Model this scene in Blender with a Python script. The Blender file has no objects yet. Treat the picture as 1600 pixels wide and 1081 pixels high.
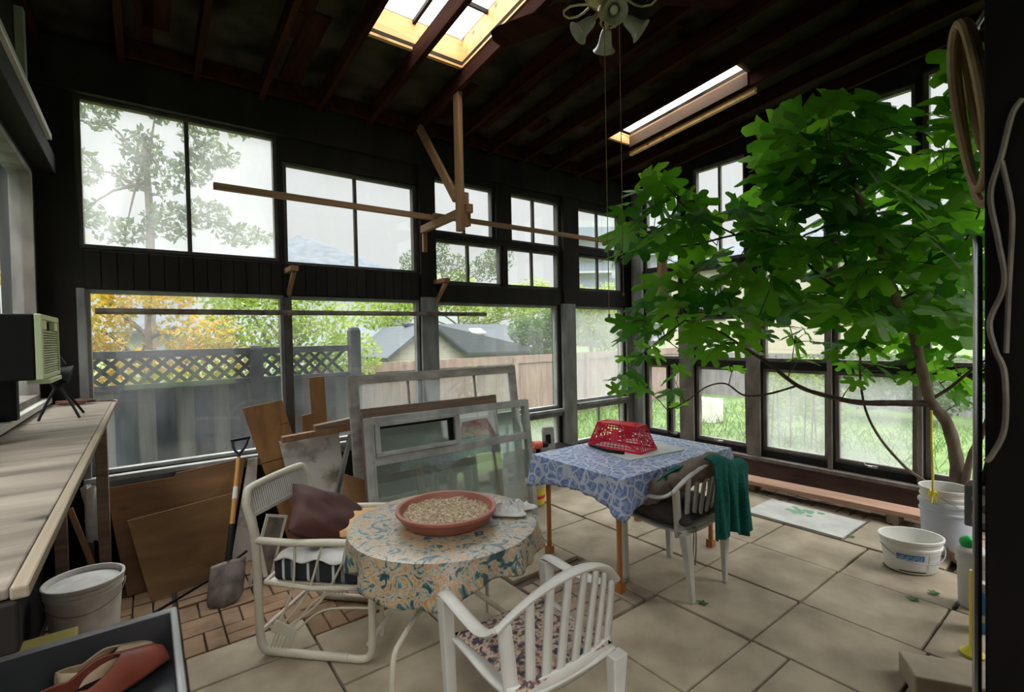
import bpy, bmesh, math, random
from mathutils import Vector, Matrix, Euler, noise
sc = bpy.context.scene
C = sc.collection
PI = math.pi
rnd = random.Random(11)

# ------------------------------------------------------------------ camera, sky, exposure
EYE = Vector((0, 0, 1.62))
YAW, PITCH, ROLL = math.radians(37.158), math.radians(-1.1105), math.radians(-1.1766)
cam = bpy.data.cameras.new('camera')
cam.sensor_width = 36; cam.lens = 758.7 / 1600 * 36
cam.clip_start = 0.05; cam.clip_end = 500
cam_o = bpy.data.objects.new('camera', cam); C.objects.link(cam_o)
fw = Vector((math.sin(YAW) * math.cos(PITCH), math.cos(YAW) * math.cos(PITCH), math.sin(PITCH)))
rt = Vector((math.cos(YAW), -math.sin(YAW), 0)); up = rt.cross(fw)
rt2 = math.cos(ROLL) * rt + math.sin(ROLL) * up
up2 = -math.sin(ROLL) * rt + math.cos(ROLL) * up
cam_o.matrix_world = Matrix(((rt2.x, up2.x, -fw.x, EYE.x), (rt2.y, up2.y, -fw.y, EYE.y), (rt2.z, up2.z, -fw.z, EYE.z), (0, 0, 0, 1)))
sc.camera = cam_o

w = bpy.data.worlds.new('overcast_sky'); sc.world = w; w.use_nodes = True
nt = w.node_tree; nt.nodes.clear()
geo = nt.nodes.new('ShaderNodeTexCoord'); sep = nt.nodes.new('ShaderNodeSeparateXYZ')
nt.links.new(geo.outputs['Generated'], sep.inputs[0])
ramp = nt.nodes.new('ShaderNodeValToRGB')          # overcast dome, boosted above the window views to add light indoors
e = ramp.color_ramp.elements
e[0].position = 0.0; e[0].color = (0.25, 0.25, 0.25, 1)
e[1].position = 1.0; e[1].color = (3.2, 3.2, 3.2, 1)
for p, v in ((0.49, .22), (0.5, .25), (0.6, .26), (0.715, .30), (0.76, 2.0), (0.9, 3.0)):
    k = e.new(p); k.color = (v, v * .995, v * .985, 1)
mp = nt.nodes.new('ShaderNodeMath'); mp.operation = 'MULTIPLY_ADD'; mp.inputs[1].default_value = .5; mp.inputs[2].default_value = .5
nt.links.new(sep.outputs['Z'], mp.inputs[0]); nt.links.new(mp.outputs[0], ramp.inputs[0])
# added brightening of the sky behind the camera, to fill the room
dot = nt.nodes.new('ShaderNodeVectorMath'); dot.operation = 'DOT_PRODUCT'
dot.inputs[1].default_value = Vector((-0.45, -0.75, 0.48)).normalized()
nt.links.new(geo.outputs['Generated'], dot.inputs[0])
r2 = nt.nodes.new('ShaderNodeMapRange'); r2.inputs['From Min'].default_value = 0.0; r2.inputs['From Max'].default_value = 1.0
r2.inputs['To Min'].default_value = 1.0; r2.inputs['To Max'].default_value = 1.25
nt.links.new(dot.outputs['Value'], r2.inputs['Value'])
mul = nt.nodes.new('ShaderNodeMath'); mul.operation = 'MULTIPLY'; mul.inputs[1].default_value = 3.1
nt.links.new(r2.outputs['Result'], mul.inputs[0])
bg = nt.nodes.new('ShaderNodeBackground'); wo = nt.nodes.new('ShaderNodeOutputWorld')
nt.links.new(ramp.outputs[0], bg.inputs[0]); nt.links.new(mul.outputs[0], bg.inputs[1]); nt.links.new(bg.outputs[0], wo.inputs[0])

sc.view_settings.view_transform = 'Standard'; sc.view_settings.look = 'None'
sc.view_settings.gamma = 1; sc.view_settings.exposure = 0.22
sc.view_settings.use_curve_mapping = False
sc.cycles.max_bounces = 10; sc.cycles.diffuse_bounces = 5; sc.cycles.transparent_max_bounces = 24
sc.cycles.sample_clamp_indirect = 6.0

# ------------------------------------------------------------------ materials
def new_mat(name):
    m = bpy.data.materials.new(name); m.use_nodes = True
    return m, m.node_tree, m.node_tree.nodes['Principled BSDF']

def coords(nt, scale, kind='Object', rot=(0, 0, 0)):
    tc = nt.nodes.new('ShaderNodeTexCoord'); mp = nt.nodes.new('ShaderNodeMapping')
    mp.inputs['Scale'].default_value = scale; mp.inputs['Rotation'].default_value = rot
    nt.links.new(tc.outputs[kind], mp.inputs[0]); return mp.outputs[0]

def ramp_node(nt, fac, stops):
    r = nt.nodes.new('ShaderNodeValToRGB'); e = r.color_ramp.elements
    e[0].position, e[0].color = stops[0][0], (*stops[0][1], 1)
    e[1].position, e[1].color = stops[-1][0], (*stops[-1][1], 1)
    for p, c in stops[1:-1]:
        k = e.new(p); k.color = (*c, 1)
    nt.links.new(fac, r.inputs[0]); return r.outputs[0]

def noisy(name, c1, c2, scale=(8, 8, 8), rough=.7, bump=.0, detail=6, spread=(.35, .65), metal=0, spec=.5, dist=0.0, rot=(0, 0, 0)):
    m, nt, b = new_mat(name)
    n = nt.nodes.new('ShaderNodeTexNoise'); n.inputs['Scale'].default_value = 1; n.inputs['Detail'].default_value = detail
    n.inputs['Distortion'].default_value = dist
    nt.links.new(coords(nt, scale, rot=rot), n.inputs['Vector'])
    nt.links.new(ramp_node(nt, n.outputs['Fac'], [(spread[0], c1), (spread[1], c2)]), b.inputs['Base Color'])
    b.inputs['Roughness'].default_value = rough; b.inputs['Metallic'].default_value = metal
    b.inputs['Specular IOR Level'].default_value = spec
    if bump:
        bp = nt.nodes.new('ShaderNodeBump'); bp.inputs['Strength'].default_value = bump; bp.inputs['Distance'].default_value = .01
        nt.links.new(n.outputs['Fac'], bp.inputs['Height']); nt.links.new(bp.outputs[0], b.inputs['Normal'])
    return m

def wood(name, c1, c2, axis='X', grain=28, rough=.75, knots=False, bump=.25):
    s = {'X': (1.6, grain, grain), 'Y': (grain, 1.6, grain), 'Z': (grain, grain, 1.6)}[axis]
    m = noisy(name, c1, c2, s, rough, bump, 8, (.3, .72), dist=.6)
    if knots:
        nt = m.node_tree; b = nt.nodes['Principled BSDF']
        src = b.inputs['Base Color'].links[0].from_socket
        v = nt.nodes.new('ShaderNodeTexVoronoi'); v.inputs['Scale'].default_value = 1
        ks = {'X': (2.2, 5, 5), 'Y': (5, 2.2, 5), 'Z': (5, 5, 2.2)}[axis]
        nt.links.new(coords(nt, ks), v.inputs['Vector'])
        f = ramp_node(nt, v.outputs['Distance'], [(.05, (1, 1, 1)), (.13, (0, 0, 0))])
        mx = nt.nodes.new('ShaderNodeMixRGB'); nt.links.new(f, mx.inputs[0]); nt.links.new(src, mx.inputs[1])
        mx.inputs[2].default_value = (*[c * .35 for c in c1], 1)
        nt.links.new(mx.outputs[0], b.inputs['Base Color'])
    return m

def plain(name, c, rough=.6, metal=0, spec=.5):
    m, nt, b = new_mat(name)
    b.inputs['Base Color'].default_value = (*c, 1); b.inputs['Roughness'].default_value = rough
    b.inputs['Metallic'].default_value = metal; b.inputs['Specular IOR Level'].default_value = spec
    return m

def hazy_glass(name, lo, hi, tint=(.95, .97, .97), scale=(2.2, 2.2, 1.1), refl=.05, dirt=(.86, .88, .87), dusty=False):
    m = bpy.data.materials.new(name); m.use_nodes = True; nt = m.node_tree; nt.nodes.clear()
    out = nt.nodes.new('ShaderNodeOutputMaterial')
    t = nt.nodes.new('ShaderNodeBsdfTransparent'); t.inputs[0].default_value = (*tint, 1)
    tr = nt.nodes.new('ShaderNodeBsdfDiffuse' if dusty else 'ShaderNodeBsdfTranslucent'); tr.inputs[0].default_value = (*dirt, 1)
    gl = nt.nodes.new('ShaderNodeBsdfGlossy'); gl.inputs['Roughness'].default_value = .04
    n = nt.nodes.new('ShaderNodeTexNoise'); n.inputs['Scale'].default_value = 1; n.inputs['Detail'].default_value = 5; n.inputs['Distortion'].default_value = .8
    nt.links.new(coords(nt, scale), n.inputs['Vector'])
    f = nt.nodes.new('ShaderNodeMapRange'); f.inputs['From Min'].default_value = .35; f.inputs['From Max'].default_value = .7
    f.inputs['To Min'].default_value = lo; f.inputs['To Max'].default_value = hi
    nt.links.new(n.outputs['Fac'], f.inputs['Value'])
    mx = nt.nodes.new('ShaderNodeMixShader'); nt.links.new(f.outputs['Result'], mx.inputs[0])
    nt.links.new(t.outputs[0], mx.inputs[1]); nt.links.new(tr.outputs[0], mx.inputs[2])
    mg = nt.nodes.new('ShaderNodeMixShader'); mg.inputs[0].default_value = refl
    nt.links.new(mx.outputs[0], mg.inputs[1]); nt.links.new(gl.outputs[0], mg.inputs[2])
    nt.links.new(mg.outputs[0], out.inputs[0])
    return m

def leaf_mat(name, c1, c2, t1, t2, scale=5.0, trans=.5):
    m = bpy.data.materials.new(name); m.use_nodes = True; nt = m.node_tree; nt.nodes.clear()
    out = nt.nodes.new('ShaderNodeOutputMaterial')
    d = nt.nodes.new('ShaderNodeBsdfPrincipled'); d.inputs['Roughness'].default_value = .5; d.inputs['Specular IOR Level'].default_value = .25
    tr = nt.nodes.new('ShaderNodeBsdfTranslucent')
    gm = nt.nodes.new('ShaderNodeNewGeometry')          # every leaf its own shade of green
    nt.links.new(ramp_node(nt, gm.outputs['Random Per Island'], [(.0, c1), (1, c2)]), d.inputs['Base Color'])
    nt.links.new(ramp_node(nt, gm.outputs['Random Per Island'], [(.0, t1), (1, t2)]), tr.inputs[0])
    mx = nt.nodes.new('ShaderNodeMixShader'); mx.inputs[0].default_value = trans
    nt.links.new(d.outputs[0], mx.inputs[1]); nt.links.new(tr.outputs[0], mx.inputs[2]); nt.links.new(mx.outputs[0], out.inputs[0])
    return m

def siding(name, c1, c2, pitch=.12, axis='Z'):
    m, nt, b = new_mat(name)
    tc = nt.nodes.new('ShaderNodeTexCoord'); s = nt.nodes.new('ShaderNodeSeparateXYZ'); nt.links.new(tc.outputs['Object'], s.inputs[0])
    k = nt.nodes.new('ShaderNodeMath'); k.operation = 'MULTIPLY'; k.inputs[1].default_value = 1 / pitch
    nt.links.new(s.outputs[axis], k.inputs[0])
    f = nt.nodes.new('ShaderNodeMath'); f.operation = 'FRACT'; nt.links.new(k.outputs[0], f.inputs[0])
    nt.links.new(ramp_node(nt, f.outputs[0], [(.0, c1), (.12, c2)]), b.inputs['Base Color'])
    b.inputs['Roughness'].default_value = .8
    return m

# ------------------------------------------------------------------ mesh builder
class MB:
    def __init__(s): s.v = []; s.f = []
    def add(s, vs, fs):
        o = len(s.v); s.v += [Vector(v) for v in vs]; s.f += [tuple(i + o for i in f) for f in fs]; return s
    def box(s, c, d, rot=None):
        x, y, z = d[0] / 2, d[1] / 2, d[2] / 2
        vs = [Vector((i * x, j * y, k * z)) for i in (-1, 1) for j in (-1, 1) for k in (-1, 1)]
        if rot is not None:
            R = rot if isinstance(rot, Matrix) else Euler(rot).to_matrix()
            vs = [R @ v for v in vs]
        c = Vector(c)
        return s.add([v + c for v in vs], [(0, 1, 3, 2), (4, 6, 7, 5), (0, 4, 5, 1), (2, 3, 7, 6), (0, 2, 6, 4), (1, 5, 7, 3)])
    def bx(s, a, b):
        a, b = Vector(a), Vector(b)
        return s.box((a + b) / 2, [abs(q) for q in (b - a)])
    def bar(s, p, q, w, h, upv=(0, 0, 1)):
        p, q = Vector(p), Vector(q); d = q - p; L = d.length; d.normalize()
        u = Vector(upv)
        if abs(u.dot(d)) > .95: u = Vector((0, 1, 0)) if abs(d.y) < .9 else Vector((1, 0, 0))
        x = d.cross(u).normalized(); u = x.cross(d).normalized()
        return s.box((p + q) / 2, (w, L, h), Matrix((x, d, u)).transposed())
    def slab(s, quad, t, n=None):
        q = [Vector(v) for v in quad]
        if n is None: n = (q[1] - q[0]).cross(q[3] - q[0]).normalized()
        n = Vector(n) * t; k = len(q)
        vs = q + [v + n for v in q]
        fs = [tuple(range(k))[::-1], tuple(range(k, 2 * k))] + [(i, (i + 1) % k, k + (i + 1) % k, k + i) for i in range(k)]
        return s.add(vs, fs)
    def tube(s, pts, r, n=8, closed=False, flat=1.0, flat_up=None):
        pts = [Vector(p) for p in pts]; m = len(pts)
        rs = r if isinstance(r, (list, tuple)) else [r] * m
        T = []
        for i in range(m):
            a = pts[(i - 1) % m] if (closed or i > 0) else pts[i]
            b = pts[(i + 1) % m] if (closed or i < m - 1) else pts[i]
            d = (b - a); T.append(d.normalized() if d.length > 1e-9 else Vector((0, 0, 1)))
        u = Vector(flat_up) if flat_up else (Vector((0, 0, 1)) if abs(T[0].z) < .9 else Vector((1, 0, 0)))
        vs = []
        for i in range(m):
            if flat_up: u = Vector(flat_up)
            x = T[i].cross(u)
            if x.length < 1e-6: x = T[i].cross(Vector((1, 0.3, 0)))
            x.normalize(); u = x.cross(T[i]).normalized()
            for k in range(n):
                a = 2 * PI * k / n
                vs.append(pts[i] + x * math.cos(a) * rs[i] + u * math.sin(a) * rs[i] * flat)
        fs = []
        for i in range(m if closed else m - 1):
            j = (i + 1) % m
            for k in range(n):
                l = (k + 1) % n
                fs.append((i * n + k, i * n + l, j * n + l, j * n + k))
        if not closed:
            fs.append(tuple(range(n))[::-1]); fs.append(tuple((m - 1) * n + k for k in range(n)))
        return s.add(vs, fs)
    def lathe(s, prof, n=32, c=(0, 0, 0), sx=1, sy=1, R=None):
        vs = []; m = len(prof); c = Vector(c)
        for r, z in prof:
            for k in range(n):
                a = 2 * PI * k / n; v = Vector((r * sx * math.cos(a), r * sy * math.sin(a), z))
                vs.append((R @ v if R else v) + c)
        fs = [(i * n + k, i * n + (k + 1) % n, (i + 1) * n + (k + 1) % n, (i + 1) * n + k) for i in range(m - 1) for k in range(n)]
        if prof[0][0] > 1e-6: fs.append(tuple(range(n))[::-1])
        if prof[-1][0] > 1e-6: fs.append(tuple((m - 1) * n + k for k in range(n)))
        return s.add(vs, fs)
    def grid(s, fn, nu, nv, closed=False):
        vs = [fn(i / nu, j / nv) for i in range(nu if closed else nu + 1) for j in range(nv + 1)]
        k = nv + 1; m = nu if closed else nu + 1
        fs = [(i * k + j, ((i + 1) % m) * k + j, ((i + 1) % m) * k + j + 1, i * k + j + 1) for i in range(nu) for j in range(nv)]
        return s.add(vs, fs)
    def ball(s, c, r, n=12, m=8, sx=1, sy=1, sz=1, R=None):
        prof = [(max(1e-7, r * math.sin(PI * i / m)), -r * math.cos(PI * i / m) * sz) for i in range(m + 1)]
        return s.lathe(prof, n, c, sx, sy, R)
    def build(s, name, m, parent=None, bevel=0, smooth=False, solid=0, sub=0, loc=None, second=None):
        me = bpy.data.meshes.new(name); me.from_pydata([tuple(v) for v in s.v], [], s.f); me.validate()
        bm = bmesh.new(); bm.from_mesh(me); bmesh.ops.remove_doubles(bm, verts=bm.verts, dist=1e-6)
        bmesh.ops.recalc_face_normals(bm, faces=bm.faces); bm.to_mesh(me); bm.free()
        me.materials.append(m)
        if second:
            me.materials.append(second[0])
            for p in me.polygons: p.material_index = 1 if len(p.vertices) == 4 and p.index >= second[1] else 0
        o = bpy.data.objects.new(name, me); C.objects.link(o)
        if parent: o.parent = parent
        if loc: o.location = loc
        if smooth:
            me.polygons.foreach_set('use_smooth', [True] * len(me.polygons))
            me.set_sharp_from_angle(angle=math.radians(40))
        if solid:
            q = o.modifiers.new('solid', 'SOLIDIFY'); q.thickness = solid; q.offset = 0
        if bevel:
            q = o.modifiers.new('bevel', 'BEVEL'); q.width = bevel; q.segments = 2; q.limit_method = 'ANGLE'
        if sub:
            q = o.modifiers.new('sub', 'SUBSURF'); q.levels = sub; q.render_levels = sub
        return o

def tag(o, label, cat, group=None, kind=None):
    if label: o['label'] = label
    if cat: o['category'] = cat
    if group: o['group'] = group
    if kind: o['kind'] = kind
    return o

def thing(name, label, cat, loc=(0, 0, 0), rz=0, group=None, rot=None):
    o = bpy.data.objects.new(name, None); C.objects.link(o); o.location = loc
    o.rotation_euler = rot if rot else (0, 0, rz); o.empty_display_size = .1
    return tag(o, label, cat, group)

def struct(o, label=None): 
    o['kind'] = 'structure'
    if label: o['label'] = label; 
    return o

def lerp(a, b, t): return a + (b - a) * t
def smooth_path(pts, k=6):
    P = [Vector(p) for p in pts]; out = []
    for i in range(len(P) - 1):
        p0, p1, p2, p3 = P[max(i - 1, 0)], P[i], P[i + 1], P[min(i + 2, len(P) - 1)]
        for j in range(k):
            t = j / k
            out.append(.5 * ((2 * p1) + (p2 - p0) * t + (2 * p0 - 5 * p1 + 4 * p2 - p3) * t * t + (3 * p1 - p0 - 3 * p2 + p3) * t ** 3))
    out.append(P[-1]); return out

M = {}
M['dark'] = noisy('dark_brown_boards', (.006, .0045, .004), (.015, .011, .0095), (6, 6, 2), .7, .15, spec=.25)
M['postgrey'] = noisy('weathered_and_lit_grey', (.12, .12, .118), (.23, .23, .22), (9, 9, 3), .7, .2)  # on the lower posts this grey carries the light falling on them
M['framebrown'] = noisy('grey_brown_frame', (.105, .085, .072), (.21, .18, .16), (8, 8, 4), .6, .2)
M['framegrey'] = noisy('dull_aluminium', (.20, .20, .19), (.34, .34, .32), (7, 7, 5), .5, .1)
M['sillred'] = noisy('red_brown_paint', (.06, .028, .022), (.11, .055, .045), (3, 3, 14), .55, .2)
M['rafter'] = noisy('red_brown_rafter', (.018, .0052, .003), (.045, .013, .0065), (14, 1.5, 14), .9, .2, spec=.08)
M['deck'] = noisy('stained_roof_boards', (.010, .008, .0055), (.06, .048, .034), (3, 3, 3), .95, .1, spec=.05)
M['curb'] = wood('fresh_pine', (.55, .28, .09), (.78, .46, .18), 'X', 20, .6, True)
M['batten'] = wood('old_pine_batten', (.17, .085, .042), (.32, .18, .095), 'X', 40, .7)
M['battenz'] = wood('old_pine_stud', (.19, .09, .036), (.32, .17, .08), 'Z', 40, .7)
M['whitepl'] = noisy('white_plastic', (.50, .48, .43), (.60, .575, .52), (4, 4, 4), .4)
M['cream'] = noisy('cream_enamel', (.50, .45, .35), (.60, .545, .43), (6, 6, 6), .4)
M['black'] = plain('black_plastic', (.004, .004, .004), .6, 0, .2)
M['glass'] = hazy_glass('misted_glass', .01, .09, dirt=(.42, .43, .43))
M['fog'] = hazy_glass('fogged_glass', .16, .50, dirt=(.5, .51, .505))
M['veil'] = hazy_glass('dusty_upper_glass', .08, .24, dirt=(.80, .81, .81))
M['oldglass'] = hazy_glass('greenish_glass', .18, .42, tint=(.86, .92, .88), refl=.14, dirt=(.50, .54, .49), dusty=True)
M['skyglass'] = hazy_glass('skylight_glass', .3, .6, refl=.02)
M['bench'] = wood('weathered_bench_board', (.12, .095, .07), (.36, .30, .235), 'X', 9, .85, True, .3)
M['benchedge'] = wood('pale_board_edge', (.20, .155, .10), (.36, .29, .205), 'Y', 40, .8)
M['ply'] = wood('amber_plywood', (.13, .055, .017), (.25, .12, .038), 'X', 9, .6, True, .1)
M['plyb'] = wood('ochre_plywood', (.16, .078, .022), (.27, .14, .045), 'X', 7, .6, True, .1)
M['orangewood'] = wood('orange_pine', (.17, .07, .017), (.31, .145, .038), 'Z', 14, .6, True, .1)
M['whiteboard'] = noisy('soiled_white_panel', (.20, .15, .105), (.56, .52, .46), (5, 5, 5), .7, 0, 4, (.36, .50))
M['metal'] = noisy('grey_metal', (.25, .25, .25), (.42, .42, .42), (6, 6, 6), .35, metal=.8)
M['chrome'] = plain('chrome_pole', (.55, .55, .54), .25, 1)
M['terracotta'] = noisy('terracotta_plastic', (.30, .095, .06), (.36, .125, .08), (5, 5, 5), .45)
M['teal'] = noisy('teal_towel', (.0, .095, .075), (.004, .15, .12), (60, 60, 60), .95, .3)
M['brownpillow'] = noisy('brown_satin', (.046, .014, .010), (.066, .021, .016), (10, 10, 10), .65, spec=.2)
M['tanpillow'] = noisy('tan_cotton', (.45, .26, .11), (.60, .38, .18), (12, 12, 12), .8)
M['beige'] = noisy('grey_beige_jacket', (.15, .115, .09), (.25, .195, .15), (9, 9, 9), .85)
M['greycush'] = noisy('charcoal_brown_pad', (.045, .036, .032), (.10, .08, .068), (9, 9, 9), .85, .2)
M['redpl'] = plain('red_plastic', (.80, .012, .05), .35)
M['whitecloth'] = noisy('white_rag', (.60, .58, .54), (.75, .73, .70), (14, 14, 14), .9)
M['amberleg'] = wood('amber_turned_wood', (.36, .13, .03), (.52, .22, .06), 'Z', 26, .35)
M['yellow'] = plain('yellow_plastic', (.75, .62, .03), .5)
M['bluepl'] = plain('blue_label', (.03, .20, .48), .5)
M['green'] = plain('green_cap', (.0, .40, .06), .4)
# ------------------------------------------------------------------ the setting
YA, XB, XC = 4.29, 5.33, -0.52          # inner faces of back, right and left walls
TH = .14
def zc(y): return 3.65 + .095 * (4.29 - y)   # roof deck

def fill(mb, u0, u1, z0, z1, holes, place):
    us = sorted({u0, u1, *[h[0] for h in holes], *[h[1] for h in holes]}); zs = sorted({z0, z1, *[h[2] for h in holes], *[h[3] for h in holes]})
    us = [u for u in us if u0 <= u <= u1]; zs = [z for z in zs if z0 <= z <= z1]
    for a, b in zip(us, us[1:]):
        run = None
        for c, d in zip(zs, zs[1:]):
            um, zm = (a + b) / 2, (c + d) / 2
            solid = not any(h[0] < um < h[1] and h[2] < zm < h[3] for h in holes)
            if solid: run = (run[0], d) if run else (c, d)
            if (not solid or d == zs[-1]) and run: place(mb, a, b, *run); run = None

win_no = [0]
def window(place3, u0, u1, z0, z1, mull=(), rails=(), frame='framegrey', glass='glass', fw=.035, depth=(.03, .09)):
    """place3(u, w, z) -> world; w runs outward through the wall"""
    win_no[0] += 1
    fr = MB(); gl = MB()
    d0, d1 = depth
    def bx(mb, ua, ub, za, zb, wa, wb): mb.bx(place3(ua, wa, za), place3(ub, wb, zb))
    bx(fr, u0 - fw, u0, z0 - fw, z1 + fw, d0, d1); bx(fr, u1, u1 + fw, z0 - fw, z1 + fw, d0, d1)
    bx(fr, u0, u1, z0 - fw, z0, d0, d1); bx(fr, u0, u1, z1, z1 + fw, d0, d1)
    for m in mull: bx(fr, m - .014, m + .014, z0, z1, d0 + .012, d1 - .012)
    for r in rails: bx(fr, u0, u1, r - .014, r + .014, d0 + .012, d1 - .012)
    o = struct(fr.build('window_%d' % win_no[0], M[frame], bevel=.004))
    wm = (d0 + d1) / 2
    bx(gl, u0 - .005, u1 + .005, z0 - .005, z1 + .005, wm - .002, wm + .002)
    g = gl.build('glass', M[glass], o); g['kind'] = 'structure'
    return o, g

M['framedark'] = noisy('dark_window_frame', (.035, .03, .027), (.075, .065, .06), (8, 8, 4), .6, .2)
# back wall ---------------------------------------------------------
PA = lambda u, w, z: (u, YA + w, z)
WA = [  # u0, u1, z0, z1, mullions, glass
    (-.30, .88, 2.30, 3.26, (.295,), 'veil'), (.97, 2.11, 2.28, 3.07, (1.55,), 'glass'),
    (2.345, 3.035, 2.70, 3.19, (2.69,), 'glass'), (3.30, 4.0, 2.70, 3.19, (3.63,), 'glass'),
    (2.34, 3.13, 2.20, 2.585, (2.73,), 'glass'), (3.24, 3.985, 2.20, 2.585, (3.60,), 'glass'),
    (4.33, 5.12, 2.74, 3.18, (4.70,), 'glass'), (4.33, 5.12, 2.21, 2.60, (4.70,), 'glass'),
    (-.28, .90, .765, 1.97, (), 'glass'), (.985, 2.12, .765, 1.965, (), 'glass'),
    (2.345, 3.94, .785, 1.95, (), 'glass'), (4.23, 5.14, .815, 1.95, (), 'fog'),
    (2.50, 3.94, .33, .66, (3.2,), 'fog'), (4.23, 5.14, .31, .735, (4.68,), 'glass')]
fwA = .03
holes = [(a - fwA, b + fwA, c - fwA, d + fwA) for a, b, c, d, *_ in WA]
mb = MB(); fill(mb, XC - TH, XB + TH, -.05, 3.72, holes, lambda m, a, b, c, d: m.bx((a, YA, c), (b, YA + TH, d)))
wall_back = struct(mb.build('wall_back', M['dark']))
for a, b, c, d, mu, g in WA:
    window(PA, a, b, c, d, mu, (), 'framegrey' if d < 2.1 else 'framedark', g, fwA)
# dark ledger under the rafters, and the tongued boards of the beam
m = MB(); m.bx((XC, YA - .05, 3.28), (XB, YA, 3.60))
for k in range(28):
    x = -.3 + k * .087
    if x < 2.1: m.bx((x, YA - .014, 2.0), (x + .083, YA, 2.255))
m.bx((2.34, YA - .03, 1.985), (3.96, YA, 2.16)); m.bx((4.22, YA - .02, 1.985), (5.16, YA, 2.17))
m.build('beam_boards', M['dark'], wall_back, bevel=.003)
# posts below the beam, their lit look put into the grey colour
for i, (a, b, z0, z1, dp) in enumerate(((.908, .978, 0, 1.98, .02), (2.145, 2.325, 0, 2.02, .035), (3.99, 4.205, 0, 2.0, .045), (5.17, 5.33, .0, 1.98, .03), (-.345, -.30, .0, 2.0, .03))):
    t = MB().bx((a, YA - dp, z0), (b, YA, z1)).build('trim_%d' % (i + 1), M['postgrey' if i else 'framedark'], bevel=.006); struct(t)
for i, (a, b, z0, z1, dp) in enumerate(((2.15, 2.32, 2.02, 3.28, .03), (3.06, 3.27, 2.66, 3.28, .02), (4.03, 4.29, 2.0, 3.28, .035))):
    t = MB().bx((a, YA - dp, z0), (b, YA, z1)).build('trim_%d' % (i + 6), M['dark'], bevel=.006); struct(t)
# sills
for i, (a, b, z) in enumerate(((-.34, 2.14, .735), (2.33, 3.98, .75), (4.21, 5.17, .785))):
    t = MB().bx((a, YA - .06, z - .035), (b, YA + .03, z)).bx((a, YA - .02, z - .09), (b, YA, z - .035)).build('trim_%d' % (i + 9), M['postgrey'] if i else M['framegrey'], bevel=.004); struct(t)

# right wall --------------------------------------------------------
PB = lambda u, w, z: (XB + w, u, z)
cols = [(3.60, 4.06), (2.76, 3.33), (1.96, 2.53), (1.27, 1.84), (.60, 1.15), (-.12, .45)]
WB = []
for i, (a, b) in enumerate(cols):
    top = zc(b) - .19
    gl = ('glass', 'glass', 'fog', 'fog', 'glass', 'glass')[i]
    if i == 0:
        WB += [(a, b - .36, .37, 1.18, (), gl), (b - .27, b, .37, 1.18, (), gl)]
    else:
        WB.append((a, b, .37, 1.18, (), gl))
    WB += [(a, b, 1.33, 1.77, (), 'glass')]
    if i == 0: WB += [(b - .23, b, 1.90, 2.44, (), 'glass'), (a, b - .32, 1.90, 2.44, (), 'glass')]
    else: WB.append((a, b, 1.90, 2.36, ((a + b) / 2,), 'glass'))
    WB += [(a, b, 2.49, 2.90, ((a + b) / 2,), 'glass'), (a, b, 2.985, top, ((a + b) / 2,), 'glass')]
fwB = .035
holes = [(a - fwB, b + fwB, c - fwB, d + fwB) for a, b, c, d, *_ in WB]
mb = MB(); fill(mb, -.6, YA + TH, -.05, 3.6, holes, lambda m, a, b, c, d: m.bx((XB, a, c), (XB + TH, b, d)))
# sloping top of the wall, cut round the top lights
tops = [(a - fwB, b + fwB, zc(b) - .19 + fwB) for a, b in cols]
edges = sorted({-.6, YA + TH, *[t[0] for t in tops], *[t[1] for t in tops]})
for a, b in zip(edges, edges[1:]):
    lo = 3.6
    for t in tops:
        if t[0] <= a + 1e-6 and b <= t[1] + 1e-6: lo = max(3.6, t[2])
    hi0, hi1 = zc(a) - .01, zc(b) - .01
    if min(hi0, hi1) > lo: mb.slab([(XB, a, lo), (XB, b, lo), (XB, b, hi1), (XB, a, hi0)], TH, (1, 0, 0))
wall_right = struct(mb.build('wall_right', M['dark']))
for a, b, c, d, mu, g in WB:
    wo_, _g = window(PB, a, b, c, d, mu, (), 'framebrown', g, fwB)
    if d == 1.18 and a in (2.76, 1.27, 3.60):
        ym = (a + b) / 2
        k_ = MB().tube([(XB + .03, ym - .03, .350), (XB - .01, ym, .352), (XB - .03, ym + .05, .362), (XB - .035, ym + .06, .385)], .006, 6).box((XB + .01, ym, .348), (.05, .07, .02)).build('crank', M['metal'], wo_, smooth=True); k_['kind'] = 'structure'
ti = 12
for a, b in ((3.37, 3.56), (2.57, 2.72), (1.88, 1.92), (1.19, 1.23)):
    struct(MB().bx((XB - .03, a, .26), (XB, b, 1.85)).build('trim_%d' % ti, M['framebrown'], bevel=.005)); ti += 1
struct(MB().bx((XB - .02, -.6, 1.80), (XB, 4.1, 1.87)).bx((XB - .02, -.6, 2.40), (XB, 4.1, 2.45)).bx((XB - .02, -.6, 2.925), (XB, 4.1, 2.96)).build('trim_%d' % ti, M['dark'], bevel=.004)); ti += 1
struct(MB().bx((XB - .045, -.6, 0), (XB, YA, .225)).build('baseboard_right', M['sillred'], bevel=.004))
struct(MB().bx((XB - .085, -.6, .225), (XB + .02, YA, .262)).build('trim_%d' % ti, M['framebrown'], bevel=.005)); ti += 1
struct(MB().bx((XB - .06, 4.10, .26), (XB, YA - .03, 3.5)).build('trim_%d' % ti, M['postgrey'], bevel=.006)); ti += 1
struct(MB().bx((XB - .16, 3.70, 1.86), (XB - .04, 3.77, 2.66)).build('trim_%d' % ti, M['battenz'], bevel=.003)); ti += 1

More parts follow.
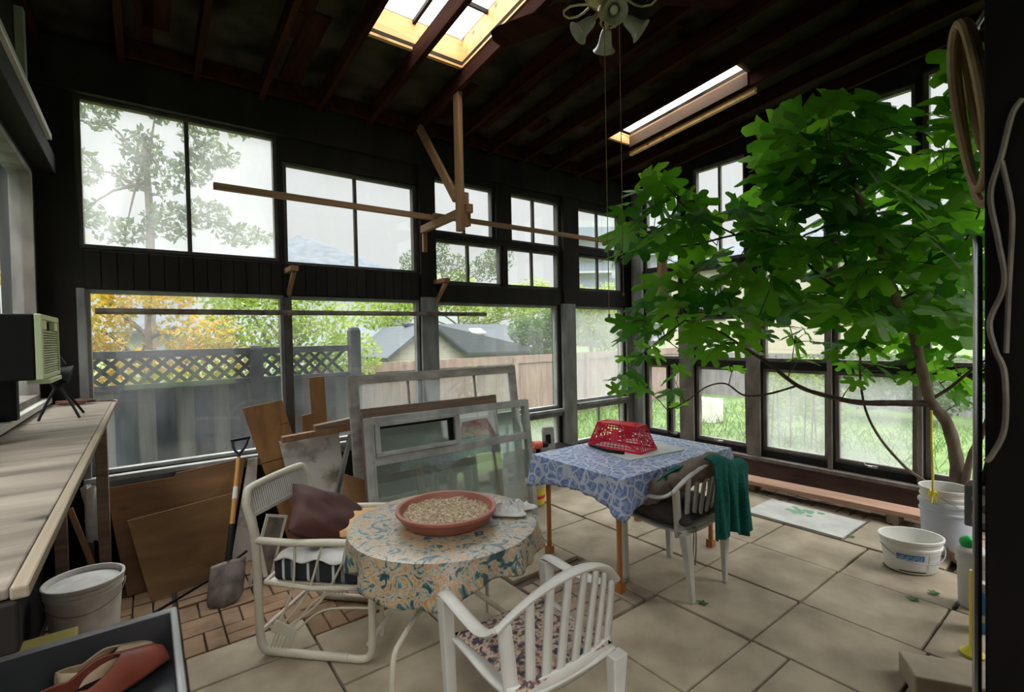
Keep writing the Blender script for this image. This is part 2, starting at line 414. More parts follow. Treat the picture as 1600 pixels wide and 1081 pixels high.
# left wall ---------------------------------------------------------
PC = lambda u, w, z: (XC - w, u, z)
WC = [(2.35, 4.06, 1.33, 2.64, (3.2,), 'glass'), (.3, 2.15, 1.33, 2.64, (1.2,), 'glass')]
holes = [(a - .035, b + .035, c - .035, d + .035) for a, b, c, d, *_ in WC]
mb = MB(); fill(mb, -1.0, YA, -.05, 3.6, holes, lambda m, a, b, c, d: m.bx((XC - TH, a, c), (XC, b, d)))
mb.slab([(XC - TH, -1, 3.6), (XC - TH, YA, 3.6), (XC - TH, YA, zc(YA) - .01), (XC - TH, -1, zc(-1) - .01)], TH, (1, 0, 0))
wall_left = struct(mb.build('wall_left', M['dark']))
for a, b, c, d, mu, g in WC: window(PC, a, b, c, d, mu, (), 'framebrown', g, .035, (-.01, .09))
struct(MB().bx((XC, .2, 1.262), (XC + .05, 4.2, 1.295)).build('trim_%d' % ti, M['whitepl'], bevel=.004)); ti += 1
struct(MB().bx((XC, 1.5, 2.72), (XC + .10, YA, 2.84)).build('trim_%d' % ti, M['dark'], bevel=.004)); ti += 1
struct(MB().bx((XC + .085, 1.5, 2.84), (XC + .12, 3.95, 2.875)).build('trim_%d' % ti, M['whitepl'], bevel=.004)); ti += 1
struct(MB().bx((XC, 3.78, 2.875), (XC + .04, 3.84, 3.5)).build('trim_%d' % ti, M['framegrey'], bevel=.004)); ti += 1

# near partition at the right edge ------------------------------------
M['panel'] = noisy('near_black_panel', (.0035, .0025, .0022), (.008, .0055, .005), (5, 5, 1.5), .75, .1, spec=.12)
wall_front = struct(MB().bx((1.30, -1.0, 0), (1.44, .197, zc(0) - .02)).build('wall_front', M['panel'], bevel=.004))

mb = MB(); fill(mb, XC - TH, 4.35, 0, zc(-1) - .02, [(-.35, 1.28, .9, 2.9)], lambda m, a, b, c, d: m.bx((a, -1.12, c), (b, -1.0, d)))
struct(mb.build('wall_rear', M['dark']))
# roof ----------------------------------------------------------------
S1 = (1.24, 2.045, 2.15, 3.27)     # skylight openings x0,x1,y0,y1
S2 = (3.815, 4.185, 2.10, 3.37)
YR = -1.05
xs = sorted({XC - .3, XB + .3, S1[0], S1[1], S2[0], S2[1]}); ys = sorted({YR, YA + .35, S1[2], S1[3], S2[2], S2[3]})
mb = MB()
for a, b in zip(xs, xs[1:]):
    for c, d in zip(ys, ys[1:]):
        cx, cy = (a + b) / 2, (c + d) / 2
        if any(s[0] < cx < s[1] and s[2] < cy < s[3] for s in (S1, S2)): continue
        n = max(1, int((b - a) / .41))
        mb.slab([(a, c, zc(c)), (b, c, zc(c)), (b, d, zc(d)), (a, d, zc(d))], .03, (0, 0, 1))
ceiling = struct(mb.build('ceiling', M['deck']))
rx = [-.07 + .4285 * k for k in range(-1, 13)]
for x in rx:
    if x > XB - .05: continue
    mb = MB()
    for dx in ((0,)):
        a, b = YR + .03, YA - .002
        mb.slab([(x - .021, a, zc(a) - .135), (x - .021, b, zc(b) - .135), (x - .021, b, zc(b) - .001), (x - .021, a, zc(a) - .001)], .042, (1, 0, 0))
    r = mb.build('rafter', M['rafter'], ceiling, bevel=.003); r['kind'] = 'structure'
# strips of lighter board and odd sheets nailed between the rafters
mb = MB(); q = random.Random(4)
for i, x in enumerate(rx[:-1]):
    for k in range(5):
        y0 = YR + .2 + q.random() * 4.6; L = .2 + q.random() * .7
        y1 = min(y0 + L, YA - .2); x0 = x + .03 + q.random() * .1; x1 = x0 + .06 + q.random() * .1
        x1 = min(x1, x + .39)
        if y1 - y0 < .1 or any(s[0] - .3 < x0 < s[1] + .1 and s[2] - .9 < y0 < s[3] + .1 for s in (S1, S2)): continue
        mb.slab([(x0, y0, zc(y0) - .014), (x1, y0, zc(y0) - .014), (x1, y1, zc(y1) - .014), (x0, y1, zc(y1) - .014)], .012, (0, 0, 1))
o = mb.build('roof_patches', M['rafter'], ceiling); o['kind'] = 'structure'
mb = MB()
for k, x in enumerate(rx[1:-2]):
    mb.bx((x + .022, YA - .17, 3.54), (x + .406, YA - .13, 3.655))
o = mb.build('blocking', M['rafter'], ceiling); o['kind'] = 'structure'
# skylights: timber curb, glazing bar and glass
def skylight(S, up, wallm, t=.03):
    win_no[0] += 1
    x0, x1, y0, y1 = S
    mb = MB(); 
    for (a, b) in (((x0, y0), (x0, y1)), ((x1, y1), (x1, y0)), ((x0, y1), (x1, y1)), ((x1, y0), (x0, y0))):
        n = Vector((b[1] - a[1], -(b[0] - a[0]), 0)).normalized() * -1
        mb.slab([(a[0], a[1], zc(a[1]) - .02), (b[0], b[1], zc(b[1]) - .02), (b[0], b[1], zc(b[1]) + up), (a[0], a[1], zc(a[1]) + up)], t, (n.x, n.y, 0))
    o = struct(mb.build('window_%d' % win_no[0], wallm, bevel=.003))
    g = MB().slab([(x0, y0, zc(y0) + up), (x1, y0, zc(y0) + up), (x1, y1, zc(y1) + up), (x0, y1, zc(y1) + up)], .006, (0, 0, 1)).build('glass', M['skyglass'], o)
    g['kind'] = 'structure'
    return o
o = skylight(S1, .20, M['curb'])
xm = 1.64; m = MB()
m.slab([(xm - .012, S1[2], zc(S1[2]) + .17), (xm + .012, S1[2], zc(S1[2]) + .17), (xm + .012, S1[3], zc(S1[3]) + .17), (xm - .012, S1[3], zc(S1[3]) + .17)], .03, (0, 0, 1))
m.bx((S1[0], 2.9, zc(2.9) + .17), (S1[1], 2.92, zc(2.9) + .2))
m.build('glazing_bar', M['dark'], o)['kind'] = 'structure'
M['curbdark'] = wood('stained_curb', (.16, .075, .03), (.30, .15, .07), 'Y', 12, .7)
o = skylight(S2, .03, M['curbdark'])
m = MB(); a, b = S2[2] - .03, S2[3] + .05
M['rafterlit'] = wood('mottled_lit_rafter', (.035, .016, .007), (.105, .052, .025), 'Y', 7, .85)  # added face over the dark rafter side, browned to look lit by the skylight
m.slab([(4.178, S2[2], zc(S2[2]) - .128), (4.178, S2[3], zc(S2[3]) - .128), (4.178, S2[3], zc(S2[3]) - .02), (4.178, S2[2], zc(S2[2]) - .02)], .008, (1, 0, 0))
m.build('lit_rafter_face', M['rafterlit'], o)['kind'] = 'structure'
m = MB()
m.slab([(4.236, a, zc(a) - .185), (4.276, a, zc(a) - .185), (4.276, b, zc(b) - .185), (4.236, b, zc(b) - .185)], .045, (0, 0, 1))
m.bx((S2[0], S2[3], zc(S2[3]) - .1), (S2[1], S2[3] + .03, zc(S2[3]) + .02))
m.build('curb_edge', M['curb'], o)['kind'] = 'structure'

# floor ----------------------------------------------------------------
M['slabs'] = noisy('worn_concrete', (.245, .195, .132), (.45, .372, .265), (3.5, 3.5, 3.5), .85, .4, 14, (.3, .7))
M['bricks'] = noisy('dusty_brick', (.20, .145, .10), (.35, .265, .19), (5, 5, 5), .9, .3, 8)
M['redbricks'] = noisy('red_clay_brick', (.18, .105, .055), (.30, .185, .105), (5, 5, 5), .9, .3, 8)
M['soil'] = noisy('dark_joint_soil', (.06, .048, .034), (.12, .095, .07), (20, 20, 20), 1, .3)
floor = struct(MB().bx((XC - .3, -1.6, -.12), (XB + .3, YA + .3, -.028)).build('floor', M['soil']))
mb = MB(); q = random.Random(2)
def paver(x0, x1, y0, y1, m=None, g=.006, j=.004):
    dz = q.uniform(-.006, .003)
    (m or mb).box(((x0 + x1) / 2, (y0 + y1) / 2, -.03 + dz), (x1 - x0 - 2 * g, y1 - y0 - 2 * g, .06), (q.uniform(-j, j), q.uniform(-j, j), q.uniform(-j, j)))
C4 = {  # column: (x0, x1, list of joints along y)
    0: (4.24, 4.86, [.83, 1.44, 2.16, 2.78, 3.4, 4.02]),
    1: (3.67, 4.24, [.69, 1.27, 1.86, 2.46, 3.06, 3.65, 4.25]),
    2: (3.08, 3.67, [-.7, -.10, .50, .70, 1.27, 1.87, 2.48, 3.08, 3.68, 4.25]),
    3: (2.50, 3.08, [-.6, -.17, .42, 1.03, 1.27, 1.87, 2.47, 3.07, 3.65, 4.25]),
    4: (1.90, 2.50, [-.7, -.11, .48, 1.08, 1.27, 1.86]),
    5: (1.30, 1.90, [-.6, .05, .65, 1.26, 1.86]),
    6: (.70, 1.30, [-.7, -.1, .5, 1.1, 1.7, 2.3, 2.78]),
    7: (.12, .70, [-.9, -.3, .3, .9, 1.5, 2.1, 2.7, 3.0])}
C4[3] = (2.50, 3.08, [-.55, .05, .67, 1.27, 1.87, 2.22, 3.03, 3.65, 4.25])
C4[2] = (3.08, 3.67, [-.5, .10, .70, 1.27, 1.87, 2.48, 3.08, 3.68, 4.25])
for k, (x0, x1, js) in C4.items():
    for a, b in zip(js, js[1:]):
        if b - a < .15: 
            continue
        paver(x0, x1, a, b)
paver(1.3, 1.9, 2.85, 3.45); paver(1.9, 2.5, 2.55, 3.05); paver(1.9, 2.5, 3.05, 3.65); paver(1.3, 1.9, 3.45, 4.05); paver(1.3, 1.88, 2.25, 2.85)
o = mb.build('paving_slab', M['slabs'], floor, bevel=.006); o['kind'] = 'structure'
mb = MB()
def bricks(x0, x1, y0, y1, m, w=.1, l=.2, skew=0):
    # basket weave pairs
    y = y0; r = 0
    while y < y1 - .05:
        x = x0; k = r
        while x < x1 - .05:
            if k % 2 == 0:
                for s in (0, 1):
                    if x + (s + 1) * w <= x1 + .02: paver(x + s * w, x + (s + 1) * w, y, min(y + l, y1), m, .004, .02)
            else:
                for s in (0, 1):
                    if y + (s + 1) * w <= y1 + .02: paver(x, min(x + l, x1), y + s * w, y + (s + 1) * w, m, .004, .02)
            x += l; k += 1
        y += l; r += 1
bricks(1.9, 2.5, 1.87, 2.55, mb); bricks(1.3, 1.9, 1.87, 2.25, mb)
bricks(4.24, 4.86, -.6, .82, mb); bricks(3.67, 4.24, -.6, .68, mb); bricks(4.87, 5.27, -.7, 4.25, mb); bricks(4.24, 4.86, 4.03, 4.25, mb)
o = mb.build('brick_paving', M['bricks'], floor, bevel=.005); o['kind'] = 'structure'
mb = MB(); bricks(-.5, .12, 1.6, 4.25, mb); bricks(.12, .7, 3.0, 4.25, mb); bricks(.7, 1.3, 2.79, 4.25, mb)
o = mb.build('red_brick_paving', M['redbricks'], floor, bevel=.005); o['kind'] = 'structure'
# ------------------------------------------------------------------ furniture
def paisley(name):
    m, nt, b = new_mat(name)
    n = nt.nodes.new('ShaderNodeTexNoise'); n.inputs['Scale'].default_value = 11; n.inputs['Detail'].default_value = 3; n.inputs['Distortion'].default_value = 2.6
    nt.links.new(coords(nt, (1, 1, 1)), n.inputs['Vector'])
    col = ramp_node(nt, n.outputs['Fac'], [(.33, (.02, .05, .05)), (.39, (.04, .12, .13)), (.43, (.20, .23, .20)), (.47, (.42, .36, .24)), (.50, (.46, .27, .11)), (.53, (.36, .15, .05)), (.56, (.40, .33, .22)), (.60, (.30, .33, .29)), (.63, (.06, .15, .16)), (.68, (.03, .07, .08)), (.73, (.35, .37, .33))])
    nt.links.new(col, b.inputs['Base Color']); b.inputs['Roughness'].default_value = .33; b.inputs['Specular IOR Level'].default_value = 1.0
    return m
M['paisley'] = paisley('orange_teal_paisley_vinyl')

def blue_floral(name):
    m, nt, b = new_mat(name)
    c = coords(nt, (15, 15, 15))
    n = nt.nodes.new('ShaderNodeTexNoise'); n.inputs['Scale'].default_value = .9; n.inputs['Detail'].default_value = 2; nt.links.new(c, n.inputs['Vector'])
    ad = nt.nodes.new('ShaderNodeMixRGB'); ad.inputs[0].default_value = .35; nt.links.new(c, ad.inputs[1]); nt.links.new(n.outputs['Color'], ad.inputs[2])
    v = nt.nodes.new('ShaderNodeTexVoronoi'); v.feature = 'DISTANCE_TO_EDGE'; v.inputs['Scale'].default_value = 1.3
    nt.links.new(ad.outputs[0], v.inputs['Vector'])
    n2 = nt.nodes.new('ShaderNodeTexNoise'); n2.inputs['Scale'].default_value = 3; n2.inputs['Detail'].default_value = 2; n2.inputs['Distortion'].default_value = 1.5; nt.links.new(c, n2.inputs['Vector'])
    a = ramp_node(nt, v.outputs['Distance'], [(.06, (.55, .60, .68)), (.10, (.17, .25, .55)), (.22, (.13, .20, .48)), (.3, (.30, .38, .62))])
    f = ramp_node(nt, n2.outputs['Fac'], [(.56, (0, 0, 0)), (.60, (1, 1, 1))])
    mx = nt.nodes.new('ShaderNodeMixRGB'); nt.links.new(f, mx.inputs[0]); nt.links.new(a, mx.inputs[1]); mx.inputs[2].default_value = (.50, .55, .63, 1)
    nt.links.new(mx.outputs[0], b.inputs['Base Color']); b.inputs['Roughness'].default_value = .45
    return m
M['bluefloral'] = blue_floral('blue_white_floral_vinyl')

def rose_floral(name):
    m, nt, b = new_mat(name)
    c = coords(nt, (24, 24, 24))
    v = nt.nodes.new('ShaderNodeTexVoronoi'); v.inputs['Scale'].default_value = 1.2; nt.links.new(c, v.inputs['Vector'])
    n = nt.nodes.new('ShaderNodeTexNoise'); n.inputs['Scale'].default_value = 1.6; n.inputs['Detail'].default_value = 4; nt.links.new(c, n.inputs['Vector'])
    a = ramp_node(nt, n.outputs['Fac'], [(.36, (.03, .03, .045)), (.44, (.10, .07, .07)), (.50, (.34, .21, .16)), (.56, (.46, .34, .26)), (.62, (.26, .27, .20)), (.68, (.05, .05, .06))])
    nt.links.new(a, b.inputs['Base Color']); b.inputs['Roughness'].default_value = .9
    return m
M['rose'] = rose_floral('faded_rose_print')

def stripes(name):
    m, nt, b = new_mat(name)
    tc = nt.nodes.new('ShaderNodeTexCoord'); s = nt.nodes.new('ShaderNodeSeparateXYZ'); nt.links.new(tc.outputs['Object'], s.inputs[0])
    k = nt.nodes.new('ShaderNodeMath'); k.operation = 'MULTIPLY'; k.inputs[1].default_value = 7.2; nt.links.new(s.outputs['Y'], k.inputs[0])
    f = nt.nodes.new('ShaderNodeMath'); f.operation = 'FRACT'; nt.links.new(k.outputs[0], f.inputs[0])
    r = ramp_node(nt, f.outputs[0], [(.0, (.015, .016, .018)), (.5, (.55, .56, .55)), (.6, (.02, .02, .024)), (.85, (.20, .21, .22))])
    r.node.color_ramp.interpolation = 'CONSTANT'
    nt.links.new(r, b.inputs['Base Color']); b.inputs['Roughness'].default_value = .9
    return m
M['stripe'] = stripes('black_white_stripe')

# --- white garden armchairs -------------------------------------------------
def rounded(poly, r=.03, k=4):
    out = []; n = len(poly)
    for i in range(n):
        p0, p, p1 = Vector(poly[i - 1]), Vector(poly[i]), Vector(poly[(i + 1) % n])
        a = (p0 - p); b = (p1 - p); rr = min(r, a.length * .45, b.length * .45)
        A = p + a.normalized() * rr; B = p + b.normalized() * rr
        for j in range(k + 1):
            t = j / k; out.append((1 - t) ** 2 * A + 2 * t * (1 - t) * p + t * t * B)
    return out

def back_y(x, z):   # the shell of the backrest: bowed in plan, raked backwards
    u = abs(x) / .27
    return -.175 - (.80 - .42) * 0 - (z - .40) * .16 + .10 * u * u * (.35 + (z - .40) * 1.1)
def rail_z(x): return .815 - .15 * (abs(x) / .27) ** 2.0

def armchair(name, label, loc, rz, group):
    t = thing(name, label, 'chair', loc, rz, group)
    def seatf(u, v):
        x = lerp(-.235, .235, u); y = lerp(-.19, .25, v)
        z = .415 + .018 * (abs(x) / .235) ** 3 - .02 * math.exp(-((y + .03) / .15) ** 2) - (.022 if v > .97 else 0) + .006 * v
        return (x * (1 + .06 * v), y, z)
    MB().grid(seatf, 14, 14).build('seat', M['whitepl'], t, smooth=True, solid=.012)
    # legs: tapered angle-section posts
    for sx in (-1, 1):
        # front leg rises into the armrest
        m = MB(); p = [Vector((sx * .248, .225, 0)), Vector((sx * .252, .232, .2)), Vector((sx * .256, .242, .45)), Vector((sx * .258, .25, .60))]
        for i, (wd, dp) in enumerate(((.034, .034), (.042, .042), (.05, .05))):
            pass
        ring = []
        for k, (pp, s) in enumerate(zip(p, (.017, .021, .024, .026))):
            ring.append([(pp.x - s, pp.y - s, pp.z), (pp.x + s, pp.y - s, pp.z), (pp.x + s, pp.y + s, pp.z), (pp.x - s, pp.y + s, pp.z)])
        m.add([q for r in ring for q in r], [(i * 4 + a, i * 4 + (a + 1) % 4, (i + 1) * 4 + (a + 1) % 4, (i + 1) * 4 + a) for i in range(3) for a in range(4)] + [(3, 2, 1, 0), (12, 13, 14, 15)])
        m.build('leg', M['whitepl'], t, bevel=.006)
        m = MB(); p = [Vector((sx * .19, -.225, 0)), Vector((sx * .205, -.215, .22)), Vector((sx * .225, -.205, .42))]
        ring = []
        for k, (pp, s) in enumerate(zip(p, (.016, .026, .036))):
            ring.append([(pp.x - s, pp.y - s * .7, pp.z), (pp.x + s, pp.y - s * .7, pp.z), (pp.x + s, pp.y + s * .7, pp.z), (pp.x - s, pp.y + s * .7, pp.z)])
        m.add([q for r in ring for q in r], [(i * 4 + a, i * 4 + (a + 1) % 4, (i + 1) * 4 + (a + 1) % 4, (i + 1) * 4 + a) for i in range(2) for a in range(4)] + [(3, 2, 1, 0), (8, 9, 10, 11)])
        m.build('leg', M['whitepl'], t, bevel=.006)
        # armrest: flat strap that sweeps up into the back rail
        path = smooth_path([(sx * .258, .275, .585), (sx * .260, .24, .612), (sx * .268, .08, .607), (sx * .278, -.04, .612), (sx * .282, -.11, .635), (sx * .272, back_y(.27, .665), .668)], 5)
        MB().tube(path, [.027] * len(path), 10, flat=.42, flat_up=(0, 0, 1)).build('armrest', M['whitepl'], t, smooth=True)
    # backrest: top rail, side stiles, slats
    m = MB(); pts = []
    for i in range(25):
        x = lerp(-.272, .272, i / 24); z = rail_z(x); pts.append((x, back_y(x, z), z))
    m.tube(pts, [.032 - .006 * abs(i - 12) / 12 for i in range(25)], 10, flat=.45, flat_up=(0, .25, 1))
    m.build('top_rail', M['whitepl'], t, smooth=True)
    xs = [-.235, -.163, -.1, -.035, .035, .1, .163, .235]
    for i, x in enumerate(xs):
        edge = i in (0, len(xs) - 1)
        wd = .026 if edge else .017
        xt = x * 1.08; zt = rail_z(xt) - .005; zb = .41
        def f(u, v):
            z = lerp(zb, zt, v); xx = lerp(x * .94, xt, v) + (u - .5) * 2 * wd * (1 - .15 * v)
            return (xx, back_y(xx, z) , z)
        MB().grid(f, 2, 10).build('slat', M['whitepl'], t, smooth=True, solid=.011)
    def f(u, v):
        x = lerp(-.245, .245, u); z = lerp(.385, .46, v); return (x, back_y(x, z) - .004, z)
    MB().grid(f, 16, 2).build('back_band', M['whitepl'], t, smooth=True, solid=.014)
    return t

armchair('garden_armchair', 'white plastic slatted armchair seen from behind, pulled up to the round table', (1.17, 1.43, 0), math.radians(-2), 'white plastic garden armchairs')
armchair('garden_armchair', 'white plastic slatted armchair with a green towel over its back, at the square table', (2.765, 1.89, 0), math.radians(1), 'white plastic garden armchairs')

def pad(name, m, w, d, h, loc, rz, label, cat, q=6, seed=1, rot=None, puff=.5):
    """stuffed cushion: pillow-shaped closed surface"""
    r = random.Random(seed); ph = [r.random() * 6 for _ in range(6)]
    mb = MB()
    def top(s):
        def f(u, v):
            a, b = u * 2 - 1, v * 2 - 1
            e = max(0, (1 - abs(a) ** 3.2)) ** .5 * max(0, (1 - abs(b) ** 3.2)) ** .5
            pinch = 1 - .06 * (1 - abs(a * b)) * max(abs(a), abs(b)) ** 4
            wr = .06 * h * (math.sin(5 * a + ph[0]) * math.sin(4 * b + ph[1]) + .7 * math.sin(9 * a - 7 * b + ph[2]))
            return (a * w / 2 * pinch, b * d / 2 * pinch, s * (h / 2 * e) + wr * e)
        return f
    mb.grid(top(1), 22, 22).grid(top(-1), 22, 22)
    o = mb.build(name, m, smooth=True, loc=loc)
    o.rotation_euler = rot if rot else (0, 0, rz)
    return tag(o, label, cat)

pad('seat_cushion', M['rose'], .44, .43, .05, (1.165, 1.45, .452), .0, 'flower printed seat cushion on the white armchair by the round table', 'cushion', seed=3)
c = pad('seat_cushion', M['greycush'], .45, .60, .17, (2.75, 1.975, .487), .06, 'dark grey brown seat cushion with hanging ties on the armchair', 'cushion', seed=5)
c.rotation_euler = (math.radians(1), 0, .05)
m = MB()
for dx, L in ((0, .25), (.025, .22)):
    m.tube(smooth_path([(-.10 + dx, -.25, -.02), (-.11 + dx, -.275, -.08), (-.105 + dx * 1.3, -.27, -.08 - L * .6), (-.11 + dx, -.27, -.08 - L)], 4), .004, 6)
m.build('tie', M['beige'], c, smooth=True)

# jacket bundled over the arm and back
j = random.Random(8)
def bundle(name, path, radii, m, label, cat, seed=0, n=16, amp=.12):
    P = smooth_path(path, 6); k = len(P)
    R = [lerp(radii[min(int(i / 6), len(radii) - 1)], radii[min(int(i / 6) + 1, len(radii) - 1)], (i % 6) / 6) for i in range(k)]
    mb = MB().tube(P, R, n)
    for v in mb.v:
        nz = noise.noise(v * 14 + Vector((seed, 0, 0)))
        v += Vector((nz, noise.noise(v * 14 + Vector((0, seed + 5, 0))), noise.noise(v * 16 + Vector((3, 1, seed))))) * amp * .25
    o = mb.build(name, m, smooth=True)
    return tag(o, label, cat)
o = bundle('jacket', [(2.50, 1.98, .575), (2.525, 1.945, .59), (2.57, 1.88, .64), (2.62, 1.79, .715), (2.69, 1.70, .775), (2.80, 1.66, .80), (2.88, 1.66, .78)], [.03, .055, .062, .066, .066, .07, .03], M['beige'], 'rolled grey beige jacket slung over the armchair under the green towel', 'jacket', 2)
m = MB().tube([(2.60 + .05 * math.cos(a), 1.825 + .05 * math.sin(a) * .8 + .03 * math.cos(a), .69 + .07 * math.sin(a)) for a in [2 * PI * k / 14 for k in range(14)]], .008, 6, closed=True)
cuff = m.build('cuff', M['greycush'], o, smooth=True); cuff['label'] = 'dark brown elastic cuff'

# towel over the back rail
def towel(u, v):
    x = 2.70 + .40 * u
    s = v
    ytop = 1.635
    zr = rail_z(min(.27, abs(x - 2.77))) + .035
    zr = max(zr, .775)
    front = .17 + .05 * math.sin(u * 3)
    back = .45 - .04 * u + .015 * math.sin(9 * u)
    L = front + .09 + back; d = s * L
    fold = .016 * math.sin(x * 55 + 2.5 * s) + .01 * math.sin(x * 95 + 1)
    if d < front: 
        k = (front - d) / front
        return (x - .20 * k - .06 * k * u, ytop + .05 + .16 * k, zr - .02 - .085 * k * k - .02 * k + fold * k * .8)
    if d < front + .09:
        a = (d - front) / .09 * PI
        return (x, ytop + .05 * math.cos(a), zr - .02 + .034 * math.sin(a))
    h = d - front - .09
    return (x + .02 * h * u, ytop - .05 - .05 * h + fold * min(1, h * 5), zr - .02 - h)
m = MB().grid(towel, 60, 56)
o = m.build('towel', M['teal'], smooth=True, solid=.008)
tag(o, 'dark green towel draped over the back of the armchair', 'towel')

# --- square table with blue cloth ------------------------------------------------
BT = (2.265, 3.505, 1.915, 2.765, .742)
t = thing('dining_table', 'wooden table with turned amber legs under the blue flowered cloth', 'table', (2.885, 2.34, 0))
MB().box((0, 0, .727), (1.20, .81, .022)).build('table_top', M['amberleg'], t, bevel=.004)
MB().box((0, .33, .67), (1.0, .02, .09)).box((0, -.33, .67), (1.0, .02, .09)).box((.5, 0, .67), (.02, .66, .09)).box((-.5, 0, .67), (.02, .66, .09)).build('apron', M['amberleg'], t)
prof = [(.0001, 0), (.024, 0), (.024, .05), (.016, .055), (.02, .07), (.017, .09), (.0165, .35), (.019, .50), (.0165, .52), (.022, .535), (.0165, .55), (.0215, .575), (.0215, .72), (.0001, .72)]
for x, y in ((-.54, -.32), (-.51, .38), (.50, -.32), (.50, .36)):
    m = MB().lathe(prof, 16, (x, y, 0)); m.box((x, y, .028), (.05, .05, .055)); m.box((x, y, .655), (.042, .042, .13))
    m.build('leg', M['amberleg'], t, smooth=True)

def cloth_rect(x0, x1, y0, y1, z, drop, seed, waves=7):
    r = random.Random(seed); mb = MB(); n = 44; k = 9
    ph = r.random() * 6
    per = []
    corners = [(x0, y0), (x1, y0), (x1, y1), (x0, y1)]
    for i in range(4):
        a, b = Vector(corners[i]), Vector(corners[(i + 1) % 4])
        for j in range(n): per.append((a.lerp(b, j / n), i, j / n))
    cx, cy = (x0 + x1) / 2, (y0 + y1) / 2
    N = len(per)
    rad = []
    def edge_n(i): return [Vector((0, -1)), Vector((1, 0)), Vector((0, 1)), Vector((-1, 0))][i]
    vs = []; 
    for p, i, tt in per:
        nrm = edge_n(i); e = min(tt, 1 - tt)
        pn = edge_n((i - 1) % 4) if tt < .5 else edge_n((i + 1) % 4)
        cb = max(0, 1 - e * 9)
        out = (nrm + pn * cb * .9).normalized()
        for j in range(k):
            s = j / (k - 1)
            d = drop * (1 + .42 * max(0, 1 - e * 5))
            flare = .012 * s + .05 * cb * s + .012 * s * math.sin(tt * waves * 6.28 + ph + i) 
            vs.append((p.x + out.x * flare, p.y + out.y * flare, z - d * s + .012 * s * math.sin(tt * 9 + i)))
    for a in range(N):
        b = (a + 1) % N
        for j in range(k - 1): mb.f.append((a * k + j, b * k + j, b * k + j + 1, a * k + j + 1))
    mb.v = [Vector(v) for v in vs]
    # top
    gx, gy = 10, 8
    mb.f.append(tuple(a * k for a in range(N)))
    return mb
o = cloth_rect(2.265, 3.505, 1.92, 2.765, .747, .165, 4).build('tablecloth', M['bluefloral'], smooth=True, solid=.003)
tag(o, 'blue and white flowered vinyl cloth over the square table', 'tablecloth')

# mat, crate, pen and tool on the blue cloth
M['papermat'] = noisy('pale_mat', (.55, .60, .58), (.66, .70, .68), (8, 8, 8), .6)
m = MB().slab([(2.63, 2.17, .7495), (3.18, 2.10, .7495), (3.36, 2.70, .7495), (2.76, 2.73, .7495)], .004, (0, 0, 1))
tag(m.build('place_mat', M['papermat'], bevel=.001), 'thin pale mat lying under the red crate on the blue cloth', 'mat')
def crate():
    t = thing('basket', 'red plastic basket turned upside down on the blue tablecloth', 'basket', (2.90, 2.46, .7535), math.radians(7))
    B = [(-.115, -.23), (.115, -.23), (.115, .23), (-.115, .23)]; z1 = .185
    T = [(-.065, -.17), (.065, -.17), (.065, .17), (-.065, .17)]
    m = MB()
    for i in range(4):
        a, b = B[i], B[(i + 1) % 4]; c, d = T[i], T[(i + 1) % 4]
        m.bar((*a, .008), (*b, .008), .012, .016); m.bar((*c, z1), (*d, z1), .01, .01); m.tube([(*a, .0), (*c, z1)], .007, 6)
    m.build('rim', M['redpl'], t, bevel=.002)
    for i in range(4):
        m = MB(); a, b, c, d = (Vector((*B[i], .01)), Vector((*B[(i + 1) % 4], .01)), Vector((*T[i], z1)), Vector((*T[(i + 1) % 4], z1)))
        nz = 9
        for k in range(1, nz):
            v = k / nz; m.bar(a.lerp(c, v), b.lerp(d, v), .003, .005)
        nx = 14 if i % 2 else 7
        for k in range(1, nx):
            u = k / nx; m.bar(a.lerp(b, u), c.lerp(d, u), .004, .005)
        m.bar(a, d, .005, .014); m.bar(b, c, .005, .014)
        m.slab([a.lerp(b, .42).lerp(c.lerp(d, .42), .3), a.lerp(b, .58).lerp(c.lerp(d, .58), .3), a.lerp(b, .58).lerp(c.lerp(d, .58), .8), a.lerp(b, .42).lerp(c.lerp(d, .42), .8)], .004)
        m.build('side_panel', M['redpl'], t)
    m = MB()
    for k in range(9): x = lerp(-.065, .065, k / 8); m.bar((x, -.17, z1), (x, .17, z1), .005, .005)
    for k in range(14): y = lerp(-.17, .17, k / 13); m.bar((-.065, y, z1), (.065, y, z1), .005, .005)
    m.bar((-.065, -.17, z1), (.065, .17, z1), .018, .006); m.bar((.065, -.17, z1), (-.065, .17, z1), .018, .006)
    m.build('base_panel', M['redpl'], t)
crate()
o = MB().tube([(2.735, 2.63, .766), (2.70, 2.42, .766), (2.735, 2.30, .766)], .012, 8).build('handle_bar', M['black'], smooth=True)
o.name = 'knife'; tag(o, 'black handled tool lying beside the red basket', 'tool')
t = thing('pliers', 'small pliers with black handle on the blue cloth right of the basket', 'pliers', (3.26, 2.60, .758), math.radians(150))
MB().tube([(0, .012, 0), (.07, .02, 0), (.13, .014, 0)], .007, 8).tube([(0, -.012, 0), (.07, -.02, 0), (.13, -.014, 0)], .007, 8).build('handle', M['black'], t, smooth=True)
MB().box((-.03, 0, 0), (.07, .022, .012)).ball((0, 0, 0), .014, 10, 6).build('jaw', M['metal'], t, bevel=.003)

